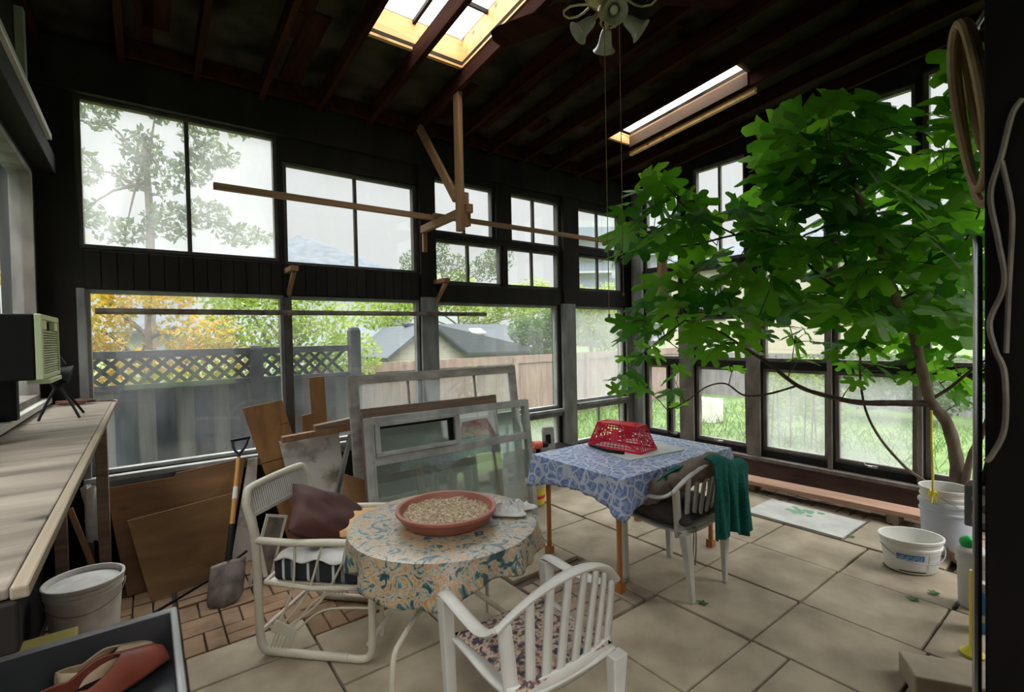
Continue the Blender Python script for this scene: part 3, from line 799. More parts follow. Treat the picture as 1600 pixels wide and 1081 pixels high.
# --- round table -------------------------------------------------------------------
RC = Vector((1.18, 2.15, 0)); RR = .455; RZ = .70
t = thing('round_table', 'round garden table hidden beneath the orange and teal cloth', 'table', RC)
MB().lathe([(.0001, RZ - .03), (RR - .015, RZ - .03), (RR - .005, RZ - .02), (RR - .005, RZ - .006), (RR - .012, RZ - .003), (.0001, RZ - .003)], 48).build('table_top', M['cream'], t, smooth=True)
for k in range(4):
    a = math.radians(207) + k * PI / 2; d = Vector((math.cos(a), math.sin(a), 0))
    MB().tube(smooth_path([d * .20 + Vector((0, 0, RZ - .03)), d * .12 + Vector((0, 0, .52)), d * .14 + Vector((0, 0, .40)), d * .33 + Vector((0, 0, .31)), d * .41 + Vector((0, 0, .24)), d * .425 + Vector((0, 0, .012))], 5), .012, 8).build('leg', M['cream'], t, smooth=True)
MB().tube([(.16 * math.cos(a), .16 * math.sin(a), .395) for a in [2 * PI * k / 32 for k in range(32)]], .009, 8, closed=True).build('leg_ring', M['cream'], t, smooth=True)
def rcloth(u, v):
    a = 2 * PI * u
    if v < .5:
        r = RR * (v / .5) ; return (r * math.cos(a), r * math.sin(a), RZ + .003 - (.004 if v > .49 else 0))
    s = (v - .5) / .5
    cs = max(0, math.cos(2 * (a - .72)))           # corners of a square cloth hang lower
    drop = .125 + .045 * cs ** 2 + .012 * math.sin(5 * a)
    r = RR + .008 + s * (.012 + .02 * math.sin(9 * a + 1) + .012 * math.sin(17 * a)) + .035 * s * cs
    return (r * math.cos(a), r * math.sin(a), RZ - .001 - drop * s)
o = MB().grid(rcloth, 120, 24, closed=True).build('tablecloth', M['paisley'], smooth=True, solid=.003, loc=RC)
tag(o, 'orange, teal and white paisley cloth over the round table', 'tablecloth')
# saucer of seed
t = thing('plant_saucer', 'wide terracotta coloured saucer filled with seed on the round table', 'saucer', (1.185, 2.135, RZ + .0055))
MB().lathe([(.0001, 0), (.195, 0), (.215, .012), (.238, .05), (.244, .058), (.25, .06), (.25, .072), (.243, .075), (.232, .072), (.222, .05), (.205, .02), (.0001, .014)], 56).build('bowl', M['terracotta'], t, smooth=True)
M['seed'] = noisy('mixed_bird_seed', (.30, .20, .11), (.74, .62, .45), (60, 60, 60), .85, .3, 4)
mb = MB()
def seedbed(u, v):
    a = 2 * PI * u; r = .218 * v
    return (r * math.cos(a), r * math.sin(a), .046 + .014 * noise.noise(Vector((r * math.cos(a) * 14, r * math.sin(a) * 14, 1))) + .008 * (1 - v) - .012 * max(0, v - .85) / .15)
mb.grid(seedbed, 48, 14, closed=True)
q = random.Random(9)
for i in range(1500):
    r = .212 * math.sqrt(q.random()); a = q.random() * 2 * PI
    z = .048 + .014 * noise.noise(Vector((r * math.cos(a) * 14, r * math.sin(a) * 14, 1))) + .008 * (1 - r / .218)
    mb.box((r * math.cos(a), r * math.sin(a), z), (.010 * q.uniform(.6, 1.2), .005, .004), (q.uniform(-.6, .6), q.uniform(-.6, .6), q.random() * 6))
o = mb.build('bird_seed', M['seed'], loc=(1.185, 2.135, RZ + .0055)); tag(o, 'pale mixed bird seed heaped in the terracotta saucer', 'seed', kind='stuff')
# rag
def rag(u, v):
    a = 2 * PI * u; r = .01 + .08 * v * (1 + .22 * math.sin(3 * a) + .18 * math.sin(5 * a + 1))
    z = .006 + (1 - v ** 2) * (.020 + .040 * abs(noise.noise(Vector((r * 32 * math.cos(a), r * 32 * math.sin(a), 2)))) + .018 * math.sin(7 * a + 20 * v))
    return (r * math.cos(a) * 1.4, r * math.sin(a), z)
o = MB().grid(rag, 40, 10, closed=True).build('rag', M['whitecloth'], smooth=True, solid=.006, loc=(1.50, 2.03, RZ + .0075)); o.rotation_euler = (0, 0, -.5)
tag(o, 'crumpled white rag on the right edge of the round table', 'rag')

# --- glider armchair ----------------------------------------------------------------
th = math.radians(223.8)
GC = Vector((.845, 2.755, 0))
t = thing('glider_armchair', 'cream metal tube armchair with woven back rail behind the round table', 'chair', GC, th)
for sx in (1, -1):
    x = sx * .27
    loop = smooth_path([(x, .18, .022), (x, -.22, .022), (x, -.285, .04), (x, -.305, .11), (x, -.31, .35), (x, -.315, .56), (x, -.33, .66), (x, -.36, .77), (x * .98, -.365, .795)], 5)
    MB().tube(loop, .021, 12).build('rear_post', M['cream'], t, smooth=True)
    fr = smooth_path([(x, -.315, .595), (x, -.1, .592), (x, .12, .603), (x, .25, .60), (x, .30, .575), (x, .315, .50), (x, .312, .15), (x, .30, .05), (x, .25, .022), (x, .18, .022)], 5)
    MB().tube(fr, .019, 12).build('armrest', M['cream'], t, smooth=True)
    m = MB()                                     # bracket and fanned straps of the glider
    bx0 = Vector((x, -.20, .13))
    for k in range(6):
        y = -.255 + .022 * k
        m.tube([(x, y, .025 + .004 * k), (x, y + .045, .135)], .0045, 6)
    m.slab([(x - .004, -.245, .125), (x - .004, -.12, .10), (x - .004, -.10, .15), (x - .004, -.215, .185)], .008, (1, 0, 0))
    m.build('glide_bracket', M['cream'], t)
    m = MB()
    for k, (ty, tz) in enumerate(((-.10, .58), (.05, .585), (.16, .50), (.30, .40), (.31, .28))):
        s = Vector((x - sx * .006, -.20 + .022 * k, .175 - .012 * k)); e2 = Vector((x - sx * .006, ty, tz))
        mid = s.lerp(e2, .5) + Vector((0, .03, -.03)) * (1 if k < 1 else (1 if k < 3 else -1.6))
        m.tube(smooth_path([s, mid, e2], 6), .006, 6)
    m.build('glide_strap', M['cream'], t, smooth=True)
top = smooth_path([(.265, -.362, .79), (.25, -.372, .835), (.20, -.38, .85), (0, -.385, .853), (-.20, -.38, .85), (-.25, -.372, .835), (-.265, -.362, .79)], 5)
MB().tube(top, .021, 12).build('top_rail', M['cream'], t, smooth=True)
m = MB(); q = random.Random(3)
for k in range(30):
    x = lerp(-.24, .24, k / 29); m.tube([(x, -.372, .835), (x + .004, -.352, .76), (x + .002, -.345, .715)], .0075, 6, flat=.5)
m.bar((-.25, -.345, .715), (.25, -.345, .715), .012, .02)
m.build('woven_back', M['whitepl'], t, smooth=True)
for x in (-.25, .25): MB().tube([(x, -.34, .71), (x, -.28, .40)], .012, 8).build('back_stay', M['cream'], t, smooth=True)
MB().tube(smooth_path([(.25, -.28, .37), (.25, .27, .37), (-.25, .27, .37), (-.25, -.28, .37), (.25, -.28, .37)], 2), .013, 8).box((0, 0, .372), (.48, .53, .006)).build('seat_frame', M['cream'], t, smooth=True)
for y, z in ((.29, .10), (-.29, .13)): MB().tube([(-.27, y, z), (.27, y, z)], .012, 8).build('stretcher', M['cream'], t, smooth=True)

def glider_pt(x, y, z): 
    c, s = math.cos(th), math.sin(th); return (GC.x + c * x - s * y, GC.y + s * x + c * y, z)
# striped pad: thick foam with wavy white top sheet
mb = MB().box((0, 0, 0), (.49, .52, .125)); 
o = mb.build('seat_pad', M['stripe'], bevel=.02, loc=glider_pt(0, .02, .44)); o.rotation_euler = (0, 0, th)
tag(o, 'thick black and white striped seat pad on the cream glider chair', 'cushion')
def sheet(u, v):
    a, b = u * 2 - 1, v * 2 - 1
    return (a * .262, b * .25, .012 * math.sin(9 * b + 2 * a) * max(abs(a), abs(b)) ** 2 + .006 * math.sin(14 * a + 3) - .02 * max(0, max(abs(a), abs(b)) - .9) * 10)
o = MB().grid(sheet, 26, 26).build('sheet', M['whitecloth'], smooth=True, solid=.012, loc=glider_pt(0, .03, .522)); o.rotation_euler = (0, 0, th)
tag(o, 'rumpled white sheet folded on the striped pad of the glider chair', 'sheet')
pad('throw_pillow', M['tanpillow'], .40, .38, .09, glider_pt(-.06, .08, .575), th + .2, 'flat tan pillow lying under the brown pillow', 'pillow', seed=6)
p = pad('throw_pillow', M['brownpillow'], .46, .46, .15, glider_pt(-.01, -.06, .615), th, 'plump dark brown satin pillow leaning on the glider chair back', 'pillow', seed=12)
p.rotation_euler = (Euler((math.radians(48), 0, 0)).to_matrix().to_4x4()).to_euler(); p.rotation_euler = (Matrix.Rotation(th + .1, 4, 'Z') @ Matrix.Rotation(math.radians(-33), 4, 'X') @ Matrix.Rotation(.5, 4, 'Z')).to_euler()
# ------------------------------------------------------------------ boards, sashes and tools along the back wall
def leaning_sash(name, label, cat, x0, w, h, y_bot, y_top, fw, depth, framem, mull, rails, glass='oldglass', group=None, parts=None):
    a = math.atan2(y_top - y_bot, h)
    t = thing(name, label, cat, (x0, y_bot, 0), group=group, rot=(-a, 0, 0))
    L = math.hypot(h, y_top - y_bot)
    m = MB(); d = depth
    m.bx((0, -d, 0), (fw, 0, L)).bx((w - fw, -d, 0), (w, 0, L)).bx((fw, -d, 0), (w - fw, 0, fw)).bx((fw, -d, L - fw), (w - fw, 0, L))
    o = m.build('frame', framem, t, bevel=.004)
    m = MB()
    m.bx((fw - .004, -d - .006, fw), (fw + .012, -d * .3, L - fw)).bx((w - fw - .012, -d - .006, fw), (w - fw + .004, -d * .3, L - fw))
    m.bx((fw, -d - .006, L - fw - .012), (w - fw, -d * .3, L - fw + .004))
    m.build('glazing_bead', framem, t, bevel=.002)
    for z in rails: MB().bx((fw, -d - .004, z - .03), (w - fw, -.004, z + .03)).build('rail', framem, t, bevel=.003)
    m = MB()
    for (x, za, zb, ww) in mull: m.bx((x - ww / 2, -d * .8, za), (x + ww / 2, -d * .2, zb))
    if mull: m.build('mullion', framem, t, bevel=.002)
    if glass: MB().bx((fw - .005, -d * .5 - .002, fw - .005), (w - fw + .005, -d * .5 + .002, L - fw + .005)).build('glass', M[glass], t)
    return t, L
M['alu'] = noisy('oxidised_aluminium', (.32, .32, .30), (.50, .50, .47), (7, 7, 7), .45, .1)
M['pinkframe'] = noisy('weathered_grey_timber', (.26, .23, .20), (.42, .39, .35), (6, 6, 16), .75, .2)
M['oldframe'] = wood('raw_brown_timber', (.14, .085, .055), (.27, .18, .12), 'X', 30, .75)
G = 'salvaged windows leaning below the back wall'
t, L = leaning_sash('salvaged_window', 'large grey aluminium salvaged window in front, with two lights above one big pane', 'window', 1.285, 1.545, 1.03, 3.44, 3.56, .045, .06, M['alu'], [(.78, .74, .99, .05)], [.71], group=G)
m = MB().bx((.06, -.075, .755), (.10, -.05, .985)).bx((.74, -.075, .755), (.76, -.05, .985)).bx((.06, -.075, .745), (.76, -.05, .775)).bx((.06, -.075, .965), (.76, -.05, .99))
m.build('sash', M['alu'], t, bevel=.003)
m = MB().bx((.70, -.05, .78), (.735, -.02, .965)).bx((.10, -.05, .945), (.735, -.02, .97)).build('track', M['black'], t)
leaning_sash('salvaged_window', 'tall grey window sash with three narrow panes, rearmost of the leaning windows', 'window', 1.26, 1.63, 1.335, 3.66, 3.82, .06, .05, M['pinkframe'], [(.50, .90, 1.29, .012), (1.16, .90, 1.29, .012)], [.87], glass='veil', group=G)
leaning_sash('salvaged_window', 'brown timber window frame standing between the two grey sashes', 'window', 1.30, 1.24, 1.09, 3.54, 3.66, .07, .055, M['oldframe'], [], [.55], group=G)

def board(name, label, quad, t, m, cat='board', bevel=.003, group=None, n=None):
    o = MB().slab(quad, t, n).build(name, m, bevel=bevel); return tag(o, label, cat, group)
# big plywood with stepped top, smaller sheet in front
o = board('plywood_sheet', 'large amber plywood sheet with a stepped top edge leaning under the sill', [(-.13, 3.97, .0), (.43, 4.0, .02), (.60, 4.205, .735), (.155, 4.195, .70), (.145, 4.19, .675), (-.23, 4.19, .67)], .018, M['ply'], 'plywood', n=(0, .95, -.3))
board('plywood_sheet', 'smaller knotty plywood sheet leaning in front of the large amber sheet', [(-.01, 3.80, 0), (.385, 3.90, .0), (.50, 4.065, .52), (-.12, 3.97, .49)], .016, M['plyb'], 'plywood', n=(0, .95, -.3))
board('white_board', 'off white board leaning between the amber plywood and the orange planks', [(.455, 4.04, 0), (.60, 4.04, 0), (.68, 4.20, .72), (.615, 4.20, .72)], .012, M['whiteboard'], n=(0, 1, -.2))
o = board('joined_planks', 'orange pine panel of joined planks leaning at a slant over the window', [(.86, 3.92, 0), (1.10, 3.90, .0), (.865, 4.185, 1.155), (.585, 4.195, 1.115)], .022, M['orangewood'], 'panel', n=(0, 1, -.2))
m = MB()
P0, P1, P2, P3 = [Vector(v) for v in ((.86, 3.92, 0), (1.10, 3.90, .0), (.865, 4.185, 1.155), (.585, 4.195, 1.115))]
for f, s in ((.40, .45), (.62, .0), (.83, .75)):
    a, b = P0.lerp(P3, f), P1.lerp(P2, f + .015); MB().bar(a.lerp(b, s) + Vector((0, -.001, 0)), b + Vector((0, -.001, 0)), .004, .004).build('plank_seam', M['black'], o)
board('upright_plank', 'narrow orange plank standing upright against the glass, taller of two', [(1.10, 4.10, 0), (1.22, 4.10, 0), (1.205, 4.215, 1.32), (1.085, 4.215, 1.315)], .022, M['orangewood'], n=(0, 1, -.1))
board('short_plank', 'short orange plank end beside the taller upright plank', [(1.01, 4.09, 0), (1.11, 4.09, 0), (1.10, 4.16, 1.03), (1.005, 4.16, 1.015)], .022, M['orangewood'], n=(0, 1, -.1))
board('stained_panel', 'white panel with brown stains leaning behind the glider chair', [(.93, 3.80, 0), (1.27, 3.80, 0), (1.25, 4.02, .875), (.80, 4.02, .86)], .014, M['whiteboard'], 'panel', n=(0, 1, -.2))
o = MB().bar((.80, 3.93, .885), (1.56, 3.93, .925), .06, .045).build('timber_length', M['battenz'], bevel=.004); tag(o, 'pale timber length laid level across the stained white panel', 'timber')
o = MB().bar((1.04, 3.95, .935), (1.60, 3.95, .985), .07, .05).build('timber_length', M['oldframe'], bevel=.004); tag(o, 'dark brown timber length laid on top of the pale one', 'timber')
for x, lab in ((1.40, 'upright stud under the timber lengths, nearer the middle of the room'), (1.52, 'upright stud right behind the left edge of the large leaning window')):
    pass
o = MB().bx((1.40, 3.90, 0), (1.445, 3.95, .885)).build('stud', M['battenz'], bevel=.003); tag(o, 'orange brown stud holding up the timber lengths, left of two', 'timber', None)
o = MB().bx((1.50, 3.90, 0), (1.54, 3.95, .89)).build('stud', M['oldframe'], bevel=.003); tag(o, 'darker brown stud holding up the timber lengths beside the leaning windows', 'timber', None)
o = MB().bar((1.0, 3.70, .0), (1.30, 3.88, .86), .035, .03, (0, 1, 0)).build('metal_channel', M['metal'], bevel=.003); tag(o, 'grey metal channel leaning diagonally in front of the stained panel', 'channel')
board('offcut_board', 'ochre board offcut leaning behind the far arm of the glider chair', [(1.02, 3.36, 0), (1.22, 3.32, .0), (1.37, 3.64, .52), (1.175, 3.68, .615)], .02, M['plyb'], n=(.1, .95, -.3))
# shovel
t = thing('shovel', 'garden shovel with yellow shaft and black D handle leaning on the plywood', 'shovel', (.33, 3.42, 0))
def S(x, y, z): return (x - .33, y - 3.42, z)
A, Bv = Vector(S(.535, 4.08, .765)), Vector(S(.415, 3.67, .28)); dd = (A - Bv).normalized()
MB().tube([Bv, A], .016, 10).build('shaft', M['yellowshaft'] if 'yellowshaft' in M else M.setdefault('yellowshaft', plain('yellow_orange_shaft', (.42, .19, .025), .5)), t, smooth=True)
MB().tube([Bv.lerp(A, .50), Bv.lerp(A, .64)], .0168, 10).build('shaft_label', M['whitepl'], t, smooth=True)
MB().tube([Bv - dd * .10, Bv.lerp(A, .22)], .019, 10).build('socket', M['black'], t, smooth=True)
px = Vector((1, -.15, .1)).normalized(); g0 = A + dd * .03
MB().tube(smooth_path([A, A + dd * .03, g0 + px * .035 + dd * .05, g0 + px * .055 + dd * .13], 5), .009, 8).tube(smooth_path([A, A + dd * .03, g0 - px * .035 + dd * .05, g0 - px * .055 + dd * .13], 5), .009, 8).tube([g0 + px * .065 + dd * .13, g0 - px * .065 + dd * .13], .012, 8).build('grip', M['black'], t, smooth=True)
nn = px.cross(dd).normalized(); tip = Bv - dd * .10
M['soilmetal'] = noisy('soiled_steel', (.07, .05, .04), (.22, .18, .15), (9, 9, 9), .6, .2)
def blade(u, v):
    s = u * 2 - 1; wv = .10 * (1 if v < .7 else math.sqrt(max(0, 1 - ((v - .7) / .3) ** 2)) * .9 + .1)
    return tip + px * (s * wv) - dd * (.285 * v) + nn * (.022 * (1 - s * s) - .01)
MB().grid(blade, 14, 12).build('blade', M['soilmetal'], t, smooth=True, solid=.004)
o = MB().tube([(0, 3.60, .012), (.30, 3.66, .10), (.52, 3.72, .20)], .009, 8).build('rod', M['black'], smooth=True); tag(o, 'thin black rod leaning across the foot of the small plywood', 'rod')
t = thing('photo_frame', 'small white framed pane propped behind the glider chair back', 'frame', (.50, 3.62, .0), rot=(-.12, .35, .2))
m = MB(); m.bx((0, -.012, 0), (.018, 0, .46)).bx((.132, -.012, 0), (.15, 0, .46)).bx((.018, -.012, 0), (.132, 0, .018)).bx((.018, -.012, .442), (.132, 0, .46)); m.build('frame', M['whitepl'], t)
MB().bx((.015, -.008, .015), (.135, -.004, .445)).build('backing', M['soilmetal'], t)
# plastic bag and stick under the bench
def rag2(u, v):
    a = 2 * PI * u; w_ = .045 + .02 * math.sin(3 * a + v * 4)
    return (w_ * math.cos(a) * (1 - .5 * v), .03 * math.sin(a) * (1 - .3 * v), -.36 * v + .01 * math.sin(4 * a))
o = MB().grid(rag2, 24, 14, closed=True).build('plastic_bag', M['whitecloth'], smooth=True, loc=(-.30, 4.19, .70)); tag(o, 'white plastic bag hanging beside the plywood under the bench end', 'bag')
o = MB().bar((-.40, 4.10, .60), (-.235, 4.02, .0), .03, .02).build('stick', M['battenz'], bevel=.002); o.location.z = 0; tag(o, 'short orange stick leaning next to the hanging plastic bag', 'stick')

# ------------------------------------------------------------------ bench, air conditioner, tray and bucket
t = thing('workbench', 'long weathered board bench running below the left windows', 'bench', (-.31, 2.6, 0))
def L_(x, y, z): return (x + .31, y - 2.6, z)
MB().bx(L_(-.485, 1.06, 1.232), L_(-.176, 4.22, 1.25)).build('bench_top', M['bench'], t, bevel=.004)
MB().bx(L_(-.175, 1.055, 1.230), L_(-.152, 4.225, 1.251)).build('edge_board', M['benchedge'], t, bevel=.004)
MB().bx(L_(-.485, 1.05, 1.15), L_(-.165, 1.08, 1.2295)).build('apron', M['dark'], t, bevel=.004)
MB().bx(L_(-.485, 4.1, 1.15), L_(-.19, 4.13, 1.2295)).build('apron', M['sillred'], t, bevel=.004)
for x, y in ((-.44, 1.52), (-.44, 4.07), (-.235, 4.07)):
    MB().bx(L_(x - .03, y - .03, 0), L_(x + .03, y + .03, 1.2295)).build('leg', M['oldframe'], t, bevel=.003)

t = thing('air_conditioner', 'black window air conditioner with pale slatted grille above the bench', 'air conditioner', (-.40, 2.83, 1.49))
MB().bx((-.235, -.235, 0), (.065, .235, .255)).build('case', M['black'], t, bevel=.006)
M['grille'] = plain('pale_green_cream_grille', (.55, .60, .36), .45)
m = MB(); fx = .066
m.bx((fx, -.235, 0), (fx + .022, -.215, .255)).bx((fx, .215, 0), (fx + .022, .235, .255)).bx((fx, -.215, 0), (fx + .022, .215, .018)).bx((fx, -.215, .235), (fx + .022, .215, .255)).bx((fx, -.215, .196), (fx + .02, -.10, .235)).bx((fx, .12, .196), (fx + .02, .215, .235))
m.build('bezel', M['grille'], t, bevel=.003)
m = MB()
for k in range(17): z = .022 + .0103 * k; m.box((fx + .010, 0, z + .004), (.016, .43, .0045), (0, .4, 0))
for k in range(5): m.bx((fx + .002, -.17 + .085 * k, .02), (fx + .008, -.165 + .085 * k, .196))
m.build('grille', M['grille'], t)
MB().bx((.03, -.16, -.02), (.10, .16, -.002)).build('drip_lip', M['grille'], t, bevel=.003)
o = MB().bx((-.505, 2.60, 1.297), (-.45, 2.66, 1.488)).build('support_block', M['black'], bevel=.003); tag(o, 'dark block under the near corner of the air conditioner', 'block')
o = MB().bx((-.505, 3.0, 1.297), (-.45, 3.06, 1.488)).build('support_block', M['black'], bevel=.003); tag(o, 'dark block under the far corner of the air conditioner', 'block')

t = thing('clamp_lamp', 'black clamp lamp on splayed wire legs standing on the bench', 'lamp', (-.36, 3.40, 1.2505))
for (x, y) in ((-.085, .20), (.09, -.12), (-.06, -.12), (.09, .10)):
    MB().tube(smooth_path([(x, y, .006), (x * .55, y * .5, .09), (.0, .0, .17)], 5), .006, 8).build('leg', M['black'], t, smooth=True)
MB().ball((0, 0, .20), .036, 14, 10, sz=1.2).tube([(0, 0, .15), (.0, 0, .25)], .02, 10).build('joint', M['black'], t, smooth=True)
MB().lathe([(.05, 0), (.042, .012), (.03, .05), (.018, .075), (.0001, .08)], 20, (.055, -.02, .22), R=Matrix.Rotation(math.radians(-75), 3, 'Y')).build('shade', M['black'], t, smooth=True)
MB().tube([(-.02, .02, .25), (-.05, .03, .30), (.01, .0, .31), (.03, -.01, .27)], .012, 8).build('clamp', M['black'], t, smooth=True)

q = random.Random(5); m = MB()
pts = []
for k in range(90):
    a = k * .55; r = .6 + .4 * math.sin(k * .37)
    pts.append((.085 * math.cos(a) * r + .02 * math.sin(k), .05 * math.sin(a) * r, .010 + .022 * abs(math.sin(k * .21)) * (1 - .3 * r)))
m.tube(smooth_path(pts, 3), .0055, 6)
m.tube(smooth_path([(.07, 0, .012), (.13, -.03, .012), (.17, -.02, .009), (.19, -.05, .008)], 4), .005, 6)
o = m.build('cord_coil', M['rustcord'] if 'rustcord' in M else M.setdefault('rustcord', noisy('rusty_brown_cord', (.06, .025, .015), (.16, .07, .04), (30, 30, 30), .8)), smooth=True, loc=(-.345, 4.08, 1.2505)); tag(o, 'heap of brown cord on the far end of the bench', 'cord')

def pail(name, label, loc, r0, r1, h, m, ribs, group=None, sx=1, sy=1, rz=0, bail=True, lid=False, content=None, cat='bucket', bail_down=True):
    t = thing(name, label, cat, loc, rz, group)
    pr = [(.0001, 0), (r0 - .01, 0), (r0, .008)]
    rib_z = sorted(ribs)
    for z in rib_z:
        r = lerp(r0, r1, z / h); pr += [(r, z - .012), (r + .008, z - .008), (r + .008, z + .004), (r + .001, z + .008)]
    pr += [(r1, h - .022), (r1 + .010, h - .018), (r1 + .011, h - .003), (r1 + .006, h), (r1 - .002, h - .002), (r1 - .006, h - .03), (r0 - .006, .02), (.0001, .012)]
    MB().lathe(pr, 40, (0, 0, 0), sx, sy).build('body', m, t, smooth=True)
    if bail:
        M.setdefault('wire', plain('bail_wire', (.3, .3, .3), .4, .8))
        zz = h - .05; R_ = r1 + .012
        drop = .9 if bail_down else -.9
        pts = [(R_ * sx * math.cos(a), -R_ * sy * .96 * math.sin(a) * .95 - .012 * math.sin(a), zz - drop * .10 * math.sin(a)) for a in [PI * k / 16 for k in range(17)]]
        MB().tube(pts, .0025, 6).build('bail', M['wire'], t, smooth=True)
    if lid: 
        MB().lathe([(.0001, h + .002), (r1 - .03, h + .002), (r1 - .026, h + .006), (r1 + .004, h + .008), (r1 + .014, h + .004), (r1 + .014, h - .018), (r1 + .011, h - .018), (r1 + .0105, h + .001), (.0001, h - .001)], 40).build('lid', m, t, smooth=True)
    if content:
        MB().lathe([(.0001, .02), (r0 * .985, .02), (lerp(r0, r1, content / h) * .95, content), (.0001, content + .01)], 32, (0, 0, 0), sx, sy).build('contents', M['whitecloth'], t, smooth=True)
    return t
M['dirtypl'] = noisy('grimy_white_plastic', (.50, .46, .40), (.74, .72, .68), (6, 6, 6), .45, 0, 5)
pail('bucket', 'big grimy white bucket with wire handle under the bench end', (-.30, 3.58, 0), .145, .168, .335, M['dirtypl'], [.275, .30], 'white plastic buckets', content=.305)
# tray in front
t = thing('boot_tray', 'dark grey plastic tray holding shoes, corner in the lower left', 'tray', (-.22, 1.10, .86))
M['traygrey'] = noisy('dark_grey_tray', (.035, .036, .040), (.06, .062, .066), (5, 5, 5), .4)
M['trayrim'] = noisy('grey_tray_rim', (.24, .24, .235), (.32, .32, .31), (9, 9, 9), .4)
m = MB(); x0, x1, y0, y1, h = -.27, .26, -.50, .36, .10
m.bx((x0, y0, 0), (x1, y1, .006)).bx((x0, y0, 0), (x0 + .006, y1, h)).bx((x1 - .006, y0, 0), (x1, y1, h)).bx((x0, y0, 0), (x1, y0 + .006, h)).bx((x0, y1 - .006, 0), (x1, y1, h))
m.build('pan', M['traygrey'], t, bevel=.003)
m = MB()
m.tube([(x0, y0, h), (x1, y0, h), (x1, y1, h), (x0, y1, h)], .009, 8, closed=True)
m.build('rim', M['trayrim'], t, smooth=True)
t = thing('side_cabinet', 'dark cabinet standing underneath the grey shoe tray', 'cabinet', (-.22, 1.10, 0))
MB().bx((-.25, -.46, 0), (.22, .32, .857)).build('body', M['dark'], t, bevel=.005)
MB().bx((.221, -.40, .08), (.232, .26, .80)).build('door', M['dark'], t, bevel=.004)

def shoe(name, label, loc, rz, upper, sole, lining, s=1.0, worn=False):
    t = thing(name, label, 'shoe', loc, rz)
    L = .27 * s
    def wid(v): return (.036 + .016 * math.sin(PI * min(1, v * 1.15)) ** .8 - .006 * math.cos(PI * v)) * s * (1 if v < .93 else math.sqrt(max(0, 1 - ((v - .93) / .07) ** 2)) * .6 + .4) * (.55 + .45 * min(1, v * 9))
    def low(u, v):
        a = 2 * PI * u; w_ = wid(v); return (w_ * math.cos(a), L * (v - .5) + (0), .008 + .010 * math.sin(a))
    MB().grid(low, 24, 20, closed=True).build('sole', sole, t, smooth=True)
    def uppr(u, v):
        a = PI * u; w_ = wid(v) * .98
        hgt = (.075 if v < .5 else lerp(.075, .040, min(1, (v - .5) / .4))) * s * (1 - max(0, v - .9) * 4) 
        op = 1
        if v < .60: # open top: fold the walls in but leave a mouth
            k_ = math.sin(PI * min(1, v / .60)) ** .5          # wide mouth from heel to instep
            lim = PI * lerp(.5, .20, k_)
            a2 = lerp(0, lim, u * 2) if u <= .5 else lerp(PI - lim, PI, u * 2 - 1)
            hh = hgt * (.58 + .42 * abs(v - .3) / .3)
            return (w_ * math.cos(a2), L * (v - .5), .012 + hh * math.sin(a2) / math.sin(lim))
        return (w_ * math.cos(a), L * (v - .5), .012 + hgt * math.sin(a) * 1.02)
    mb = MB(); n = 24; k = 24
    for half in (0, 1):
        mb.grid(lambda u, v: uppr(u * .5 + .5 * half + (1e-4 if half == 1 and u == 0 else 0), v), 12, k)
    mb.build('upper', upper, t, smooth=True, solid=.004)
    MB().grid(lambda u, v: (wid(v * .62) * .86 * (u * 2 - 1), L * (v * .62 - .5) + .008, .022), 6, 14).build('insole', lining, t, smooth=True)
    return t
M['redleather'] = noisy('red_brown_leather', (.24, .055, .03), (.36, .10, .06), (7, 7, 7), .4)
M['tanleather'] = noisy('tan_leather', (.50, .34, .17), (.72, .56, .36), (9, 9, 9), .5)
t = shoe('shoe', 'red brown leather slip-on shoe with dark lining in the grey tray', (-.085, 1.355, .872), math.radians(-58), M['redleather'], M['black'], M['black'], .88)
t2 = shoe('shoe', 'tan and gold worn shoe behind the red brown shoe in the tray', (-.085, 1.425, .872), math.radians(-66), M['tanleather'], M['whitepl'], M['black'], .66)
def plastic(u, v):
    a = 2 * PI * u; r = .085 * v * (1 + .25 * math.sin(4 * a)); 
    return (r * math.cos(a), r * math.sin(a), .075 * (1 - v) ** .6 + .02 * abs(noise.noise(Vector((r * 30 * math.cos(a), r * 30 * math.sin(a), 7)))))
o = MB().grid(plastic, 36, 10, closed=True).build('plastic_bag', M['whitecloth'], smooth=True, solid=.002, loc=(-.075, 1.17, .867)); tag(o, 'crumpled white plastic bag in the tray beside the shoes', 'bag')
M['ochrebox'] = noisy('dull_yellow_plastic', (.30, .24, .035), (.38, .31, .06), (5, 5, 5), .6)
t = thing('storage_box', 'dull yellow storage box on the floor under the bench', 'box', (-.36, 2.40, 0))
m = MB(); m.bx((-.12, -.25, 0), (.10, .25, .44)); m.build('body', M['ochrebox'], t, bevel=.01)
MB().bx((-.135, -.265, .44), (.115, .265, .47)).build('lid', M['ochrebox'], t, bevel=.006)

